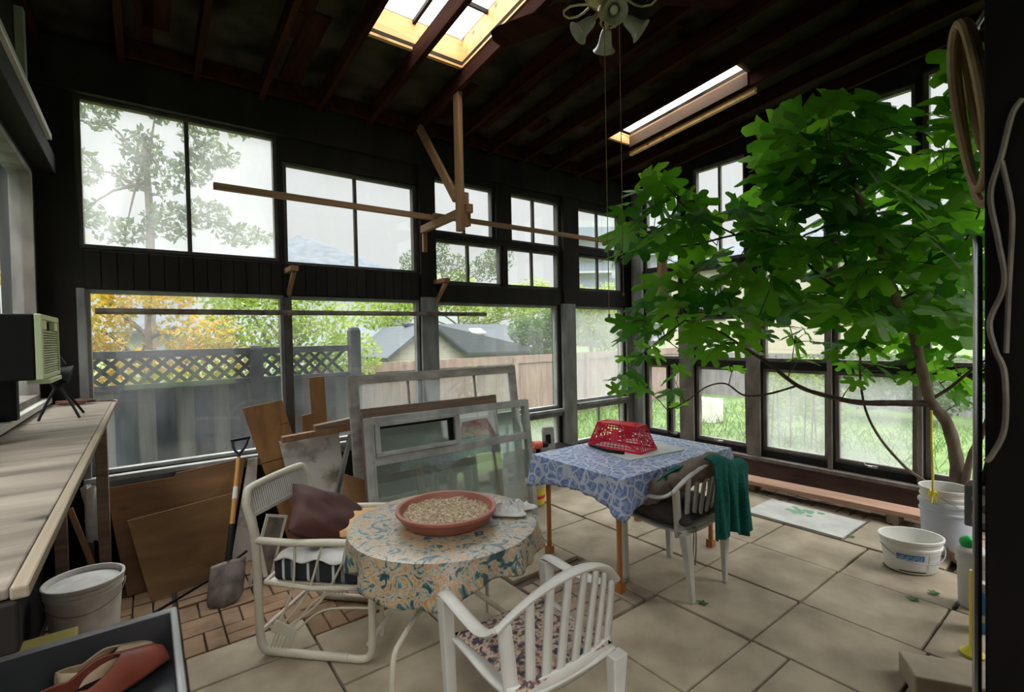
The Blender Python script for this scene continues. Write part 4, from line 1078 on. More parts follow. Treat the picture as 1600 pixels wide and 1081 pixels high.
# ------------------------------------------------------------------ right hand side
pail('bucket', 'blue white pail at the bottom of the bucket stack by the tree', (4.60, .90, 0), .135, .15, .37, noisy('bluish_pail', (.44, .47, .56), (.56, .60, .68), (4, 4, 4), .4), [.30], 'stacked pails by the tree', bail=False)
pail('bucket', 'white ribbed pail nested on top of the bluish pail', (4.60, .90, .10), .13, .146, .37, M['dirtypl'], [.23, .27, .31], 'stacked pails by the tree', content=None)
t = pail('tub', 'low oval white tub with blue label beside the stacked pails', (4.10, .985, 0), .150, .180, .225, M.setdefault('tubwhite', noisy('bright_white_tub', (.74, .72, .66), (.84, .83, .79), (4, 4, 4), .4)), [.165], None, 1, .78, math.radians(-42), True, False, None, 'tub')
def lab(a0, a1, z0, z1, r0=.150, r1=.180, h=.225, off=.0025):
    def f(u, v):
        a = lerp(a0, a1, u); z = lerp(z0, z1, v); r = lerp(r0, r1, z / h) + off
        return (r * math.cos(a), r * .78 * math.sin(a), z)
    return f
A0 = math.radians(-150)
for (a0, a1, z0, z1, mm, nm) in ((-2.6, -1.55, .03, .14, 'paperlab', 'label'), (-2.55, -1.6, .095, .135, 'bluepl', 'label_band'), (-1.42, -.75, .04, .135, 'greylab', 'label_text_panel'), (-2.5, -1.5, .016, .022, 'black', 'label_line')):
    if mm == 'paperlab': M.setdefault('paperlab', plain('label_paper', (.78, .78, .76), .5))
    if mm == 'greylab': M.setdefault('greylab', noisy('grey_print', (.5, .5, .5), (.72, .72, .71), (2, 2, 90), .6))
    o = MB().grid(lab(a0, a1, z0, z1, off=.003 if 'band' not in nm else .004), 12, 2).build(nm, M[mm], t, smooth=True)
m = MB()
for k in range(3):
    for i in range(14):
        a = lerp(-2.48, -1.68, (i + .1) / 14); b = a + .035 + .012 * ((i * 7 + k * 3) % 3)
        if (i * 5 + k) % 4 == 0: continue
        m.grid(lab(a, b, .125 - .011 * k - .004, .125 - .011 * k, off=.0055), 2, 1)
m.build('label_lettering', M['paperlab'], t)
o = MB().box((4.28, .78, .035), (.62, .11, .07), (0, 0, math.radians(38))).build('timber_block', M['oldframe'], bevel=.005)
o.location = (-.02, -.14, 0); tag(o, 'short thick timber on the floor behind the oval tub', 'timber')
t = thing('jug', 'tall white plastic jug with green ball cap standing beside the metal pole', 'jug', (3.80, .625, 0))
MB().lathe([(.0001, 0), (.062, 0), (.066, .01), (.07, .25), (.078, .255), (.08, .32), (.074, .33), (.05, .345), (.0001, .35)], 28).build('body', M['whitepl'], t, smooth=True)
MB().ball((0, .02, .365), .042, 18, 12, sz=.9).build('cap', M['green'], t, smooth=True)
t = thing('spray_can', 'blue and white can on the floor beside the jug', 'can', (3.52, .548, 0))
MB().lathe([(.0001, 0), (.04, 0), (.041, .01), (.041, .20), (.03, .215), (.0001, .215)], 24).build('body', M['bluepl'], t, smooth=True)
MB().lathe([(.0415, .06), (.0416, .06), (.0416, .10), (.0415, .10)], 24).build('label_band', M['whitepl'], t, smooth=True)
MB().lathe([(.0001, .215), (.028, .215), (.028, .26), (.0001, .265)], 20).build('cap', M['whitepl'], t, smooth=True)
t = thing('hand_trowel', 'yellow handled tool standing near the foot of the metal pole', 'tool', (3.22, .532, 0))
MB().lathe([(.0001, .0), (.045, 0), (.05, .012), (.03, .03), (.014, .05), (.0001, .05)], 16).build('foot', M['yellow'], t, smooth=True)
MB().tube([(0, 0, .04), (.01, 0, .42)], .014, 10).build('handle', M['yellow'], t, smooth=True)
o = MB().box((0, 0, .05), (.36, .19, .10), (0, 0, math.radians(-58))).build('concrete_block', M['slabs'], bevel=.008, loc=(2.82, .52, 0)); tag(o, 'loose concrete block lying on the paving at the lower right', 'block')
# metal pole, outlet box and its cord
o = MB().tube(smooth_path([(1.335, .216, .0), (1.338, .215, .8), (1.355, .215, 1.72), (1.365, .218, 1.755), (1.385, .225, 1.76)], 5), .0075, 10).build('metal_pole', M['chrome'], smooth=True); tag(o, 'slim metal pole leaning against the dark partition edge', 'pole')
t = thing('outlet_box', 'grey twin outlet box hanging beside the metal pole', 'outlet', (1.70, .262, 1.11))
MB().bx((-.03, -.045, 0), (.03, .03, .105)).build('box', M['postgrey'], t, bevel=.004)
for z in (.03, .075): MB().lathe([(.0001, 0), (.015, 0), (.015, .004), (.0001, .004)], 18, (-.031, 0, z), R=Matrix.Rotation(math.radians(-90), 3, 'Y')).build('socket', M['cream'], t)
MB().tube(smooth_path([(0, 0, .105), (-.02, -.02, .2), (-.1, -.05, .26), (-.24, -.07, .25)], 5), .006, 8).build('cord', M['black'], t, smooth=True)
# hose loops hung from the top of the partition, and the pale cable stapled down it
M['hose'] = noisy('tan_hose', (.22, .14, .05), (.36, .25, .10), (12, 12, 12), .55)
m = MB()
def loop(cx, cy, zt, zb, w_, tw, ph):
    pts = []
    for k in range(28):
        a = 2 * PI * k / 28; s = math.sin(a); c_ = math.cos(a)
        pts.append((cx + w_ * s * .9 + .01 * math.cos(3 * a + ph), cy + .5 * w_ * s + tw * c_ * .02, lerp(zb, zt, (c_ + 1) / 2)))
    return smooth_path(pts + pts[:1], 2)
for (cx, cy, zt, zb, w_, ph) in ((1.51, .255, 2.32, 1.93, .055, 0), (1.535, .25, 2.33, 1.90, .060, 1), (1.57, .25, 2.30, 2.02, .03, 2), (1.585, .24, 2.29, 2.06, .022, 4)):
    m.tube(loop(cx, cy, zt, zb, w_, 1, ph), .0095, 8)
o = m.build('garden_hose', M['hose'], smooth=True); tag(o, 'coiled tan garden hose hanging on the edge of the dark partition', 'hose')
o = MB().tube([(1.40, .19, 2.305), (1.46, .21, 2.31), (1.56, .25, 2.315), (1.60, .255, 2.33)], .006, 8).build('hook', M['metal'], smooth=True); tag(o, 'metal hook carrying the tan hose', 'hook')
M['cable'] = noisy('grey_tan_cable', (.09, .07, .05), (.16, .13, .10), (20, 20, 20), .6)
o = MB().tube(smooth_path([(1.292, .145, 2.035), (1.289, .158, 2.01), (1.291, .172, 1.94), (1.291, .187, 1.87), (1.291, .176, 1.78), (1.29, .168, 1.70), (1.29, .188, 1.63), (1.29, .180, 1.575), (1.29, .168, 1.53), (1.29, .168, 1.43), (1.291, .185, 1.375), (1.292, .194, 1.36)], 6), .0048, 8).build('cable', M['cable'], smooth=True); tag(o, 'wavy pale cable running down the dark partition', 'cable')
o = MB().tube(smooth_path([(1.291, .172, 1.93), (1.291, .16, 1.85), (1.29, .158, 1.80), (1.29, .162, 1.70), (1.29, .166, 1.57)], 5), .0042, 8).build('cable', M['cable'], smooth=True); tag(o, 'straighter pale cable end beside the wavy cable on the partition', 'cable')

# timber plank along the right wall and the white stepping mats
t = thing('plank', 'long reddish plank laid on blocks along the foot of the right wall', 'plank', (4.98, 1.85, 0))
M['redplank'] = wood('reddish_plank', (.34, .17, .11), (.52, .30, .20), 'Y', 26, .7)
MB().box((0, 0, .095), (.22, 1.55, .04), (0, 0, math.radians(3))).build('board', M['redplank'], t, bevel=.004)
for y in (-.55, .62): MB().box((0, y, .0375), (.16, .08, .075)).build('block', M['bricks'], t, bevel=.004)
M['whitemat'] = noisy('white_coated_slab', (.44, .43, .40), (.58, .57, .53), (5, 5, 5), .7)
o = MB().box((4.50, 1.82, .008), (.50, .76, .02)).build('doormat', M['whitemat'], bevel=.004)
m = MB()
q = random.Random(6)
for k in range(16):
    m.lathe([(.0001, .019), (q.uniform(.02, .035), .019), (.0001, .0195)], 8, (4.62 + q.uniform(-.10, .06), 1.86 + q.uniform(-.12, .12), 0))
m.build('leaf_print', M.setdefault('matgreen', plain('green_print', (.16, .34, .20), .7)), o)
tag(o, 'pale doormat with a green leaf print lying near the plank', 'doormat')
# clamp tool and white device on the low sill, yellow pail behind the leaning window
t = thing('power_tool', 'orange and black hand tool on the low ledge right of the leaning windows', 'tool', (3.34, 3.98, .35))
MB().tube([(-.08, 0, .11), (.03, 0, .10)], .045, 12).build('housing', plain('orange_red_plastic', (.62, .10, .03), .4), t, smooth=True)
MB().tube([(.03, 0, .10), (.12, 0, .09)], .032, 10).tube([(0, 0, .08), (.0, 0, .0)], .025, 8).build('grip', M['black'], t, smooth=True)
t = thing('mirror_frame', 'small grey rounded frame standing beside the orange tool', 'frame', (3.53, 4.02, .35), math.radians(-20))
MB().tube(smooth_path([(-.06, 0, .02), (-.06, .03, .23), (-.04, .035, .25), (.04, .035, .25), (.06, .03, .23), (.06, 0, .02), (.04, 0, .0), (-.04, 0, 0), (-.06, 0, .02)], 4), .012, 8).build('rim', M['alu'], t, smooth=True)
MB().slab([(-.055, .002, .01), (.055, .002, .01), (.055, .033, .24), (-.055, .033, .24)], .008).build('face', M['alu'], t)
MB().slab([(-.03, .0, .08), (.025, .0, .08), (.025, .015, .18), (-.03, .015, .18)], .008, (0, -1, .1)).build('display', M['black'], t)
struct(MB().bx((2.36, 3.93, .30), (3.95, YA, .345)).bx((2.4, 3.96, 0), (2.44, YA, .30)).bx((3.88, 3.96, 0), (3.92, YA, .30)).build('trim_40', M['dark'], bevel=.004))
t = pail('bucket', 'yellow lidded bucket on the floor behind the left leg of the square table', (2.97, 3.62, 0), .105, .12, .22, noisy('yellow_pail', (.70, .52, .02), (.82, .66, .04), (4, 4, 4), .45), [], None, bail=False, lid=False)
MB().lathe([(.1205, .17), (.1225, .17), (.1265, .215), (.1245, .215)], 30).build('rim_band', M['whitepl'], t, smooth=True)
MB().lathe([(.1105, .07), (.1125, .07), (.1155, .10), (.1135, .10)], 30).build('print_band', M['redpl'], t, smooth=True)

# ------------------------------------------------------------------ roof hangers, poles, brackets, fan
def ZB(y): return zc(y) - .135
t = thing('roof_hanger', 'timber hanger with diagonal brace and arm dropping from a rafter', 'hanger', (2.12, 3.40, 2.49))
def H_(x, y, z): return (x - 2.12, y - 3.40, z - 2.49)
MB().bx(H_(2.065, 3.375, 2.49), H_(2.105, 3.455, zc(3.4) - .02)).build('post', M['battenz'], t, bevel=.003)
MB().bar(H_(2.085, 3.47, 2.76), H_(2.045, 4.02, ZB(4.02) - .012), .035, .07, (0, 0, 1)).build('brace', M['battenz'], t, bevel=.003)
MB().bar(H_(2.135, 3.33, 2.665), H_(2.17, YA - .036, 2.665), .045, .07).build('arm', M['battenz'], t, bevel=.003)
MB().bx(H_(2.16, YA - .075, 2.45), H_(2.20, YA - .036, 2.63)).build('cleat', M['battenz'], t, bevel=.003)
MB().bx(H_(2.107, 3.37, 2.53), H_(2.16, 3.43, 2.63)).bx(H_(2.107, 3.37, 2.70), H_(2.145, 3.43, 2.80)).build('gusset', M['battenz'], t, bevel=.003)
o = MB().bar((.42, 3.99, 2.722), (2.26, 3.985, 2.722), .04, .046).build('batten', M['batten'], bevel=.003); tag(o, 'long pine batten lying on the hanger arm, left one across the wide windows', 'batten')
o = MB().bar((2.10, 3.90, 2.72), (5.05, 3.94, 2.735), .04, .042).build('batten', M['batten'], bevel=.003); tag(o, 'long pine batten lying on the hanger arm, right one towards the corner', 'batten')
for i, (x, y0, z, lab_) in enumerate(((.955, YA - .04, 2.19, 'small triangular timber bracket above the left lower windows'), (2.31, YA - .045, 2.17, 'small triangular timber bracket on the big grey post'))):
    t = thing('shelf_bracket', lab_, 'bracket', (x, y0, z), group=None)
    MB().bx((-.03, -.20, -.02), (.03, .025, .02)).build('arm', M['battenz'], t, bevel=.003)
    MB().bar((0, -.18, -.022), (0, .018, -.185), .03, .035, (0, 0, 1)).build('strut', M['battenz'], t, bevel=.003)
o = MB().tube([(-.25, YA - .07, 1.845), (.6, YA - .072, 1.848), (1.7, YA - .074, 1.853), (2.86, YA - .074, 1.858)], .021, 10).build('pipe', M['soilmetal'], smooth=True); tag(o, 'long grey brown pipe hung level across the lower back windows', 'pipe')
for x in (.94, 2.235): 
    o_ = MB().tube([(x, YA - .02, 1.835), (x, YA - .074, 1.825), (x, YA - .095, 1.84)], .004, 6).build('nail', M['metal'], o)

# ceiling fan
FX, FY = 1.80, 1.56
t = thing('ceiling_fan', 'brass ceiling fan with glass bell lamps and two long pull chains', 'fan', (FX, FY, 3.24))
M['brass'] = noisy('tarnished_brass', (.30, .23, .11), (.46, .37, .20), (8, 8, 8), .35, metal=.7)
MB().tube([(0, 0, .08), (0, 0, zc(FY) - 3.24 - .01)], .014, 10).lathe([(.06, zc(FY) - 3.24 - .10), (.05, zc(FY) - 3.24 - .02), (.0001, zc(FY) - 3.24 - .015)], 20).build('downrod', M['brass'], t, smooth=True)
MB().lathe([(.0001, -.11), (.045, -.11), (.055, -.09), (.05, -.06), (.09, -.04), (.115, -.01), (.115, .05), (.09, .085), (.03, .10), (.0001, .10)], 32).build('motor', M['brass'], t, smooth=True)
M['blade'] = wood('dark_mahogany', (.02, .006, .005), (.045, .014, .01), 'X', 20, .95)
M['blade'].node_tree.nodes['Principled BSDF'].inputs['Specular IOR Level'].default_value = .05
for k in range(5):
    a = k * 2 * PI / 5 - .55; R = Matrix.Rotation(a, 3, 'Z')
    m = MB(); tilt = Matrix.Rotation(.2, 3, 'X')
    ol = [(.20, -.05), (.24, -.062), (.58, -.07), (.63, -.055), (.65, 0), (.63, .055), (.58, .07), (.24, .062), (.20, .05)]
    v0 = [R @ (tilt @ Vector((x, y, 0)) + Vector((0, 0, -.02))) for x, y in ol]
    m.slab(v0, .008, R @ Vector((0, 0, 1)))
    b = m.build('blade', M['blade'], t, bevel=.002)
    m = MB()
    for s in (-1, 1):
        m.tube([R @ Vector((x, s * y, -.028)) for x, y in ((.10, .01), (.14, .035), (.18, .045), (.22, .03), (.23, .0))], .006, 6)
    m.build('blade_arm', M['brass'], b, smooth=True)
M['bell'] = noisy('frosted_bell_glass', (.26, .25, .20), (.36, .34, .29), (10, 10, 10), .3)
for k in range(4):
    a = k * PI / 2 + .9; d = Vector((math.cos(a), math.sin(a), 0)); R = Matrix.Rotation(a, 3, 'Z') @ Matrix.Rotation(math.radians(130), 3, 'Y')
    m = MB().tube(smooth_path([(0, 0, -.10), d * .05 + Vector((0, 0, -.10)), d * .08 + Vector((0, 0, -.13))], 4), .012, 8).build('lamp_arm', M['brass'], t, smooth=True)
    c_ = d * .075 + Vector((0, 0, -.125))
    MB().lathe([(.018, 0), (.026, .016), (.030, .04), (.034, .065), (.043, .085), (.056, .098), (.054, .10), (.039, .084), (.028, .062), (.018, .016)], 24, c_, R=R).build('lamp_shade', M['bell'], t, smooth=True)
    MB().ball(c_ + R @ Vector((0, 0, .055)), .02, 12, 8, R=None).build('bulb', M['whitepl'], t, smooth=True)
for x, y, zl in ((-.035, .0, -1.52), (.03, -.035, -1.42)):
    MB().tube([(x, y, -.10), (x * 1.02, y, -.6), (x, y, zl)], .0019, 6).ball((x, y, zl - .01), .006, 8, 6, sz=1.6).build('pull_chain', M['oldframe'], t, smooth=True)
# yellow rope by the tree
m = MB()
for s in (0, 1):
    m.tube(smooth_path([(4.245 + .012 * s, .905, 1.06), (4.25 - .008 * s, .905, .85), (4.245 + .012 * s, .90, .65), (4.25, .90, .50)], 5), .006, 6)
m.tube([(4.25 + .022 * math.cos(a), .90 + .02 * math.sin(a), .495 + .018 * math.sin(2 * a)) for a in [2 * PI * k / 12 for k in range(12)]], .008, 6, closed=True)
m.tube(smooth_path([(4.25, .90, .50), (4.275, .89, .46), (4.28, .89, .43)], 4), .006, 6).tube(smooth_path([(4.25, .90, .50), (4.225, .90, .46), (4.215, .90, .435)], 4), .006, 6)
o = m.build('yellow_rope', M['yellow'], smooth=True); tag(o, 'knotted yellow rope hanging from the fig branch', 'rope')

# leaves dropped from the fig
q = random.Random(14); M['dropped'] = plain('dropped_leaf_green', (.04, .13, .02), .6)
for x, y in ((4.02, 1.10), (3.62, .86), (3.80, .80), (4.35, 1.42), (2.62, 1.62)):
    mb = MB(); a = q.random() * 6; n = 9
    pts = [(.028 * (1 + .35 * math.cos(5 * k * 2 * PI / 18)) * math.cos(k * 2 * PI / 18), .022 * (1 + .35 * math.cos(5 * k * 2 * PI / 18)) * math.sin(k * 2 * PI / 18), .003 + .006 * abs(math.sin(k))) for k in range(18)]
    mb.add([(0, 0, .004)] + pts, [(0, 1 + k, 1 + (k + 1) % 18) for k in range(18)])
    o = mb.build('fallen_leaf', M['dropped'], solid=.001, loc=(x, y, .0)); o.rotation_euler = (0, 0, a)
    tag(o, 'small green leaf fallen on the paving slabs', 'leaf', 'fallen leaves on the paving')
# ------------------------------------------------------------------ fig tree
LEAVES=[(4.68,1.57,1.65,0.5),(4.25,1.36,1.21,0.19),(4.91,0.89,1.57,0.18),(3.46,1.17,3.01,0.39),(5.14,0.78,1.26,0.21),(4.85,1.46,3.27,0.49),(3.96,1.19,2.64,0.42),(3.83,1.64,2.8,0.44),(4.54,1.1,2.64,0.29),(5.16,0.84,3.15,0.5),(4.45,0.75,2.59,0.36),(4.96,1.31,1.48,0.27),(3.74,1.44,2.73,0.3),(4.59,0.68,2.14,0.31),(4.34,1.54,1.41,0.18),(3.49,2.65,1.72,0.38),(4.05,1.83,2.4,0.42),(3.59,2.65,2.84,0.44),(3.9,1.3,2.26,0.28),(3.81,2.32,1.55,0.26),(4.62,1.15,1.77,0.46),(4.23,1.81,1.58,0.27),(3.49,1.11,2.0,0.33),(3.33,2.09,1.86,0.36),(4.4,1.41,1.49,0.24),(5.03,1.11,2.78,0.51),(4.75,0.77,2.21,0.31),(4.07,1.77,1.81,0.47),(3.4,2.42,1.57,0.22),(3.43,1.58,1.88,0.4),(3.31,1.44,2.85,0.27),(3.95,1.74,2.67,0.43),(3.14,2.45,1.43,0.23),(4.03,2.2,2.17,0.41),(4.03,1.94,1.45,0.19),(4.65,1.64,2.2,0.56),(4.61,1.58,2.82,0.32),(4.29,1.45,3.31,0.49),(3.34,1.71,2.44,0.25),(4.23,0.77,1.97,0.43),(3.65,1.53,2.48,0.47),(3.85,1.62,2.87,0.31),(3.83,1.29,2.39,0.42),(4.49,1.77,3.08,0.51),(3.6,2.11,2.06,0.34),(3.65,0.97,1.97,0.28),(3.8,0.73,2.05,0.36),(3.96,1.87,2.14,0.35),(4.04,2.04,2.72,0.29),(3.4,1.99,1.43,0.22),(4.08,1.9,3.0,0.4),(3.19,2.37,2.43,0.32),(3.66,2.38,1.44,0.19),(3.97,0.57,1.71,0.37),(3.72,2.46,1.98,0.39),(4.85,0.87,3.21,0.37),(4.48,1.2,1.27,0.19),(4.64,1.62,2.42,0.41),(3.16,2.32,1.99,0.38),(4.65,1.25,3.22,0.45),(4.57,1.61,3.16,0.43),(3.44,1.93,1.52,0.17),(3.7,1.11,2.84,0.42),(3.77,1.26,2.59,0.32),(4.47,1.04,2.44,0.4),(3.86,1.42,1.65,0.29),(3.01,2.65,1.26,0.18),(3.09,2.23,2.67,0.36),(4.18,1.24,1.82,0.47),(3.11,1.83,1.83,0.24),(3.4,2.79,2.77,0.33),(4.8,1.54,2.6,0.33),(3.03,2.58,1.58,0.22),(3.22,1.58,2.16,0.24),(3.42,2.69,2.31,0.37),(3.69,1.58,2.1,0.4),(3.44,1.62,2.07,0.22),(4.92,1.29,2.19,0.47),(5.15,1.17,1.9,0.49),(4.71,1.36,3.02,0.4),(3.61,1.09,2.67,0.38),(4.06,2.16,1.3,0.21),(3.55,1.67,2.63,0.22),(2.77,2.22,2.22,0.32),(3.73,1.66,2.47,0.44),(3.77,0.86,2.34,0.4),(4.32,1.61,2.76,0.36),(3.63,1.23,2.45,0.41),(3.32,2.27,1.52,0.25),(3.92,1.4,3.08,0.34),(3.87,1.96,2.43,0.31),(3.91,1.18,2.18,0.28),(2.99,1.81,1.73,0.31),(5.14,0.97,1.79,0.48),(3.34,1.29,2.43,0.31),(3.11,2.44,1.83,0.36),(5.06,1.12,1.24,0.22),(4.29,1.52,1.92,0.46),(3.24,2.74,2.48,0.43),(5.0,0.87,3.04,0.48),(4.8,1.24,1.66,0.49),(3.61,1.86,1.82,0.38),(5.16,0.86,3.51,0.46),(4.3,0.77,2.48,0.35),(4.48,1.31,1.51,0.24),(4.5,1.75,2.74,0.35),(3.5,1.86,1.48,0.19),(4.69,0.72,2.38,0.29),(3.85,1.93,1.56,0.26),(3.51,1.13,1.88,0.24),(4.94,1.24,2.61,0.51),(4.65,0.68,2.92,0.32),(3.82,0.74,2.8,0.37),(4.08,0.65,1.94,0.28),(4.83,0.86,1.1,0.2),(3.26,2.0,1.64,0.34),(3.58,2.62,2.39,0.39),(4.37,1.9,2.16,0.39),(4.31,1.17,3.23,0.42),(3.84,1.83,2.33,0.36),(2.6,2.21,2.27,0.26),(4.15,1.12,2.18,0.45),(3.8,2.21,2.25,0.28),(2.88,1.93,2.37,0.22),(4.35,0.68,2.75,0.4),(4.3,0.95,1.92,0.39),(3.88,0.74,1.68,0.34),(4.95,1.28,2.31,0.43),(3.89,1.84,2.0,0.27),(4.34,1.83,2.28,0.46),(4.82,0.92,2.92,0.42),(5.19,0.84,3.38,0.37),(3.8,0.81,1.98,0.4),(3.88,1.97,1.97,0.29),(4.82,1.35,2.62,0.33),(4.02,0.67,2.23,0.37),(4.22,0.61,2.99,0.25),(2.83,2.04,1.78,0.29),(3.14,2.42,1.62,0.23),(4.38,0.78,2.74,0.43),(3.06,2.3,2.56,0.38),(4.0,1.66,1.74,0.47),(2.74,1.99,2.26,0.31),(4.5,1.13,1.38,0.2),(3.86,1.24,2.9,0.26),(4.5,1.42,2.11,0.42),(3.89,2.01,2.09,0.32),(3.02,2.38,2.46,0.36),(3.26,1.42,2.16,0.39),(4.86,1.23,1.99,0.45),(4.73,1.33,1.33,0.26),(3.27,2.15,2.6,0.3),(4.14,1.64,1.38,0.23),(5.11,0.83,1.37,0.18),(4.28,1.11,2.32,0.46),(3.64,1.26,2.13,0.33),(4.17,1.63,3.13,0.43),(2.95,2.38,1.71,0.28),(4.87,1.01,1.53,0.18),(3.01,1.8,2.37,0.3),(3.24,2.18,1.84,0.25),(4.85,0.99,2.77,0.39),(3.57,2.21,1.44,0.22),(3.64,1.27,2.01,0.34),(4.34,1.44,2.92,0.3),(3.89,2.15,1.82,0.4),(3.12,2.46,1.27,0.26),(3.61,2.55,2.71,0.34),(3.31,2.07,2.0,0.32),(3.26,1.46,2.71,0.4),(5.12,0.76,1.5,0.17),(4.33,0.65,2.62,0.26),(3.58,1.0,2.19,0.29),(5.11,1.08,1.32,0.26),(4.64,1.53,1.31,0.19),(4.82,0.85,3.28,0.43),(3.29,2.28,2.45,0.25),(4.3,1.14,2.67,0.38),(3.54,2.12,2.44,0.34),(3.32,1.38,2.68,0.29),(3.56,1.04,1.9,0.28),(3.76,1.72,2.96,0.39),(3.34,2.46,1.9,0.33),(4.52,1.77,1.57,0.19),(3.67,1.52,1.86,0.41),(4.98,0.88,1.72,0.45),(4.59,1.08,1.4,0.24),(4.39,0.73,1.59,0.4),(4.05,1.71,2.36,0.43),(3.26,2.27,1.15,0.24),(4.32,0.82,2.27,0.31),(3.96,2.25,1.59,0.21),(3.07,1.8,1.94,0.28),(4.03,1.87,1.59,0.21),(3.56,1.0,1.65,0.29),(3.84,0.81,2.2,0.25),(5.07,0.95,2.34,0.33),(5.18,0.86,1.28,0.2),(3.6,2.16,1.92,0.25),(3.63,1.47,2.57,0.35),(5.11,0.85,2.03,0.5),(3.86,1.07,2.38,0.29),(5.1,0.84,1.05,0.19),(3.17,2.09,1.95,0.27),(4.84,1.46,2.46,0.43),(4.68,0.71,1.84,0.38),(2.98,2.26,1.71,0.25),(4.85,1.11,1.62,0.39),(5.14,1.24,2.11,0.38),(3.43,2.22,2.23,0.39),(3.58,1.07,2.43,0.27),(3.75,2.01,1.64,0.31),(5.11,1.19,2.26,0.4),(4.85,1.51,1.96,0.41),(2.97,1.84,2.27,0.28),(5.17,0.98,2.02,0.47),(3.52,1.35,2.4,0.43),(3.29,2.0,2.53,0.31),(4.0,0.66,3.14,0.29),(3.86,1.02,2.91,0.36),(4.92,0.97,1.68,0.36),(5.13,0.93,2.5,0.45),(4.16,1.52,1.52,0.2),(4.3,1.92,2.65,0.47),(4.06,1.53,3.18,0.39),(4.64,0.92,2.6,0.39),(4.13,1.28,3.23,0.42),(4.17,1.25,2.46,0.32),(5.14,1.06,1.96,0.37),(4.01,0.94,2.02,0.42),(4.88,0.96,1.33,0.21),(3.99,1.9,1.81,0.36),(4.97,1.03,2.07,0.53),(3.87,0.68,2.09,0.34),(4.74,0.69,1.92,0.36),(3.22,1.71,2.01,0.3),(4.85,1.19,1.52,0.17),(4.27,2.01,2.75,0.43),(3.38,2.49,1.45,0.25),(2.79,2.32,2.48,0.25),(2.57,2.19,2.16,0.25),(3.68,1.99,1.88,0.27),(4.66,1.38,2.32,0.43),(3.27,1.4,2.22,0.27),(3.44,1.22,1.73,0.35),(3.44,2.29,1.31,0.19),(5.02,1.11,2.42,0.43),(3.7,1.33,2.33,0.41),(4.47,0.79,2.98,0.38),(4.15,2.1,2.21,0.38),(4.29,1.78,1.39,0.2),(4.34,1.96,2.32,0.36),(4.46,1.73,2.97,0.54),(3.29,1.66,2.33,0.31),(4.88,0.89,1.21,0.25),(3.76,1.45,2.18,0.39),(3.03,2.06,2.24,0.33),(3.5,1.35,2.86,0.42),(3.12,1.83,2.11,0.34),(4.51,1.84,3.41,0.48),(4.05,0.65,2.93,0.24),(3.72,1.2,2.65,0.33),(4.37,1.24,2.72,0.33),(3.31,1.64,1.7,0.26),(3.02,2.63,1.16,0.19),(4.98,1.01,1.41,0.24),(4.25,1.03,2.19,0.46),(3.2,2.4,2.84,0.32),(4.41,0.64,3.18,0.4),(4.44,1.17,1.84,0.45),(3.47,1.49,1.96,0.37),(4.54,1.64,3.25,0.35),(4.39,1.43,1.84,0.35),(3.52,1.46,2.38,0.44),(3.34,2.81,1.2,0.23),(3.69,1.15,2.27,0.34),(4.88,1.04,2.63,0.48),(3.77,1.47,2.86,0.46),(3.32,2.29,2.71,0.34),(4.53,1.51,2.26,0.35),(5.19,0.8,2.69,0.39),(3.59,2.42,1.01,0.19),(4.62,1.71,2.57,0.56),(3.51,2.47,1.23,0.21),(3.71,1.33,2.58,0.28),(4.8,0.98,2.26,0.49),(4.76,1.54,3.25,0.36),(3.23,2.56,1.16,0.23),(4.23,0.69,1.72,0.27),(3.33,1.67,1.99,0.22),(3.33,2.15,1.56,0.21),(4.17,0.82,1.88,0.34),(3.98,0.88,1.71,0.28),(4.83,1.34,3.13,0.52),(3.69,0.87,2.4,0.32),(4.96,1.34,2.5,0.34),(4.03,1.24,3.03,0.37),(4.25,1.89,3.23,0.55),(4.74,1.37,2.01,0.32),(3.64,2.42,2.5,0.28),(3.87,1.5,2.01,0.34),(3.28,2.71,1.4,0.2),(3.99,0.76,1.6,0.36),(3.8,0.95,1.65,0.24),(4.74,0.79,2.46,0.29),(3.69,1.01,2.73,0.35),(3.52,1.25,2.21,0.3),(3.27,1.51,2.3,0.28),(4.07,0.85,2.63,0.36),(4.35,1.53,2.6,0.48),(4.67,1.25,1.76,0.4),(4.48,1.55,1.49,0.2),(3.69,1.5,2.71,0.35),(4.71,1.55,2.72,0.44),(4.76,0.7,1.66,0.33),(3.63,1.25,2.66,0.44),(4.81,1.07,1.52,0.19),(3.32,2.85,2.31,0.32),(3.89,2.27,1.45,0.26),(3.68,1.32,2.8,0.3),(3.97,1.15,3.09,0.37),(3.4,2.68,2.42,0.34),(3.51,1.53,1.66,0.27),(3.58,2.34,2.11,0.28),(3.6,1.61,2.65,0.39),(3.46,2.38,1.68,0.34),(4.55,1.3,1.69,0.39),(4.24,0.95,2.61,0.38),(3.81,1.98,2.59,0.33),(4.64,1.14,1.24,0.21),(3.53,1.64,2.74,0.46),(4.88,0.75,3.46,0.34),(3.19,1.78,1.78,0.3),(3.99,1.22,1.65,0.42),(4.7,1.43,1.25,0.27),(4.13,0.77,1.75,0.28),(4.32,1.82,3.16,0.33),(5.19,0.78,1.09,0.26),(4.54,1.64,1.86,0.33),(3.87,1.49,1.8,0.41),(4.78,0.94,3.03,0.3),(5.12,1.04,2.47,0.38),(4.66,1.01,1.79,0.31),(4.42,1.44,2.01,0.39),(3.47,2.73,2.86,0.36),(4.32,1.79,1.5,0.28),(4.03,1.97,2.28,0.3),(4.62,1.35,1.43,0.23),(3.49,2.7,1.51,0.19),(2.61,2.22,1.68,0.22)]
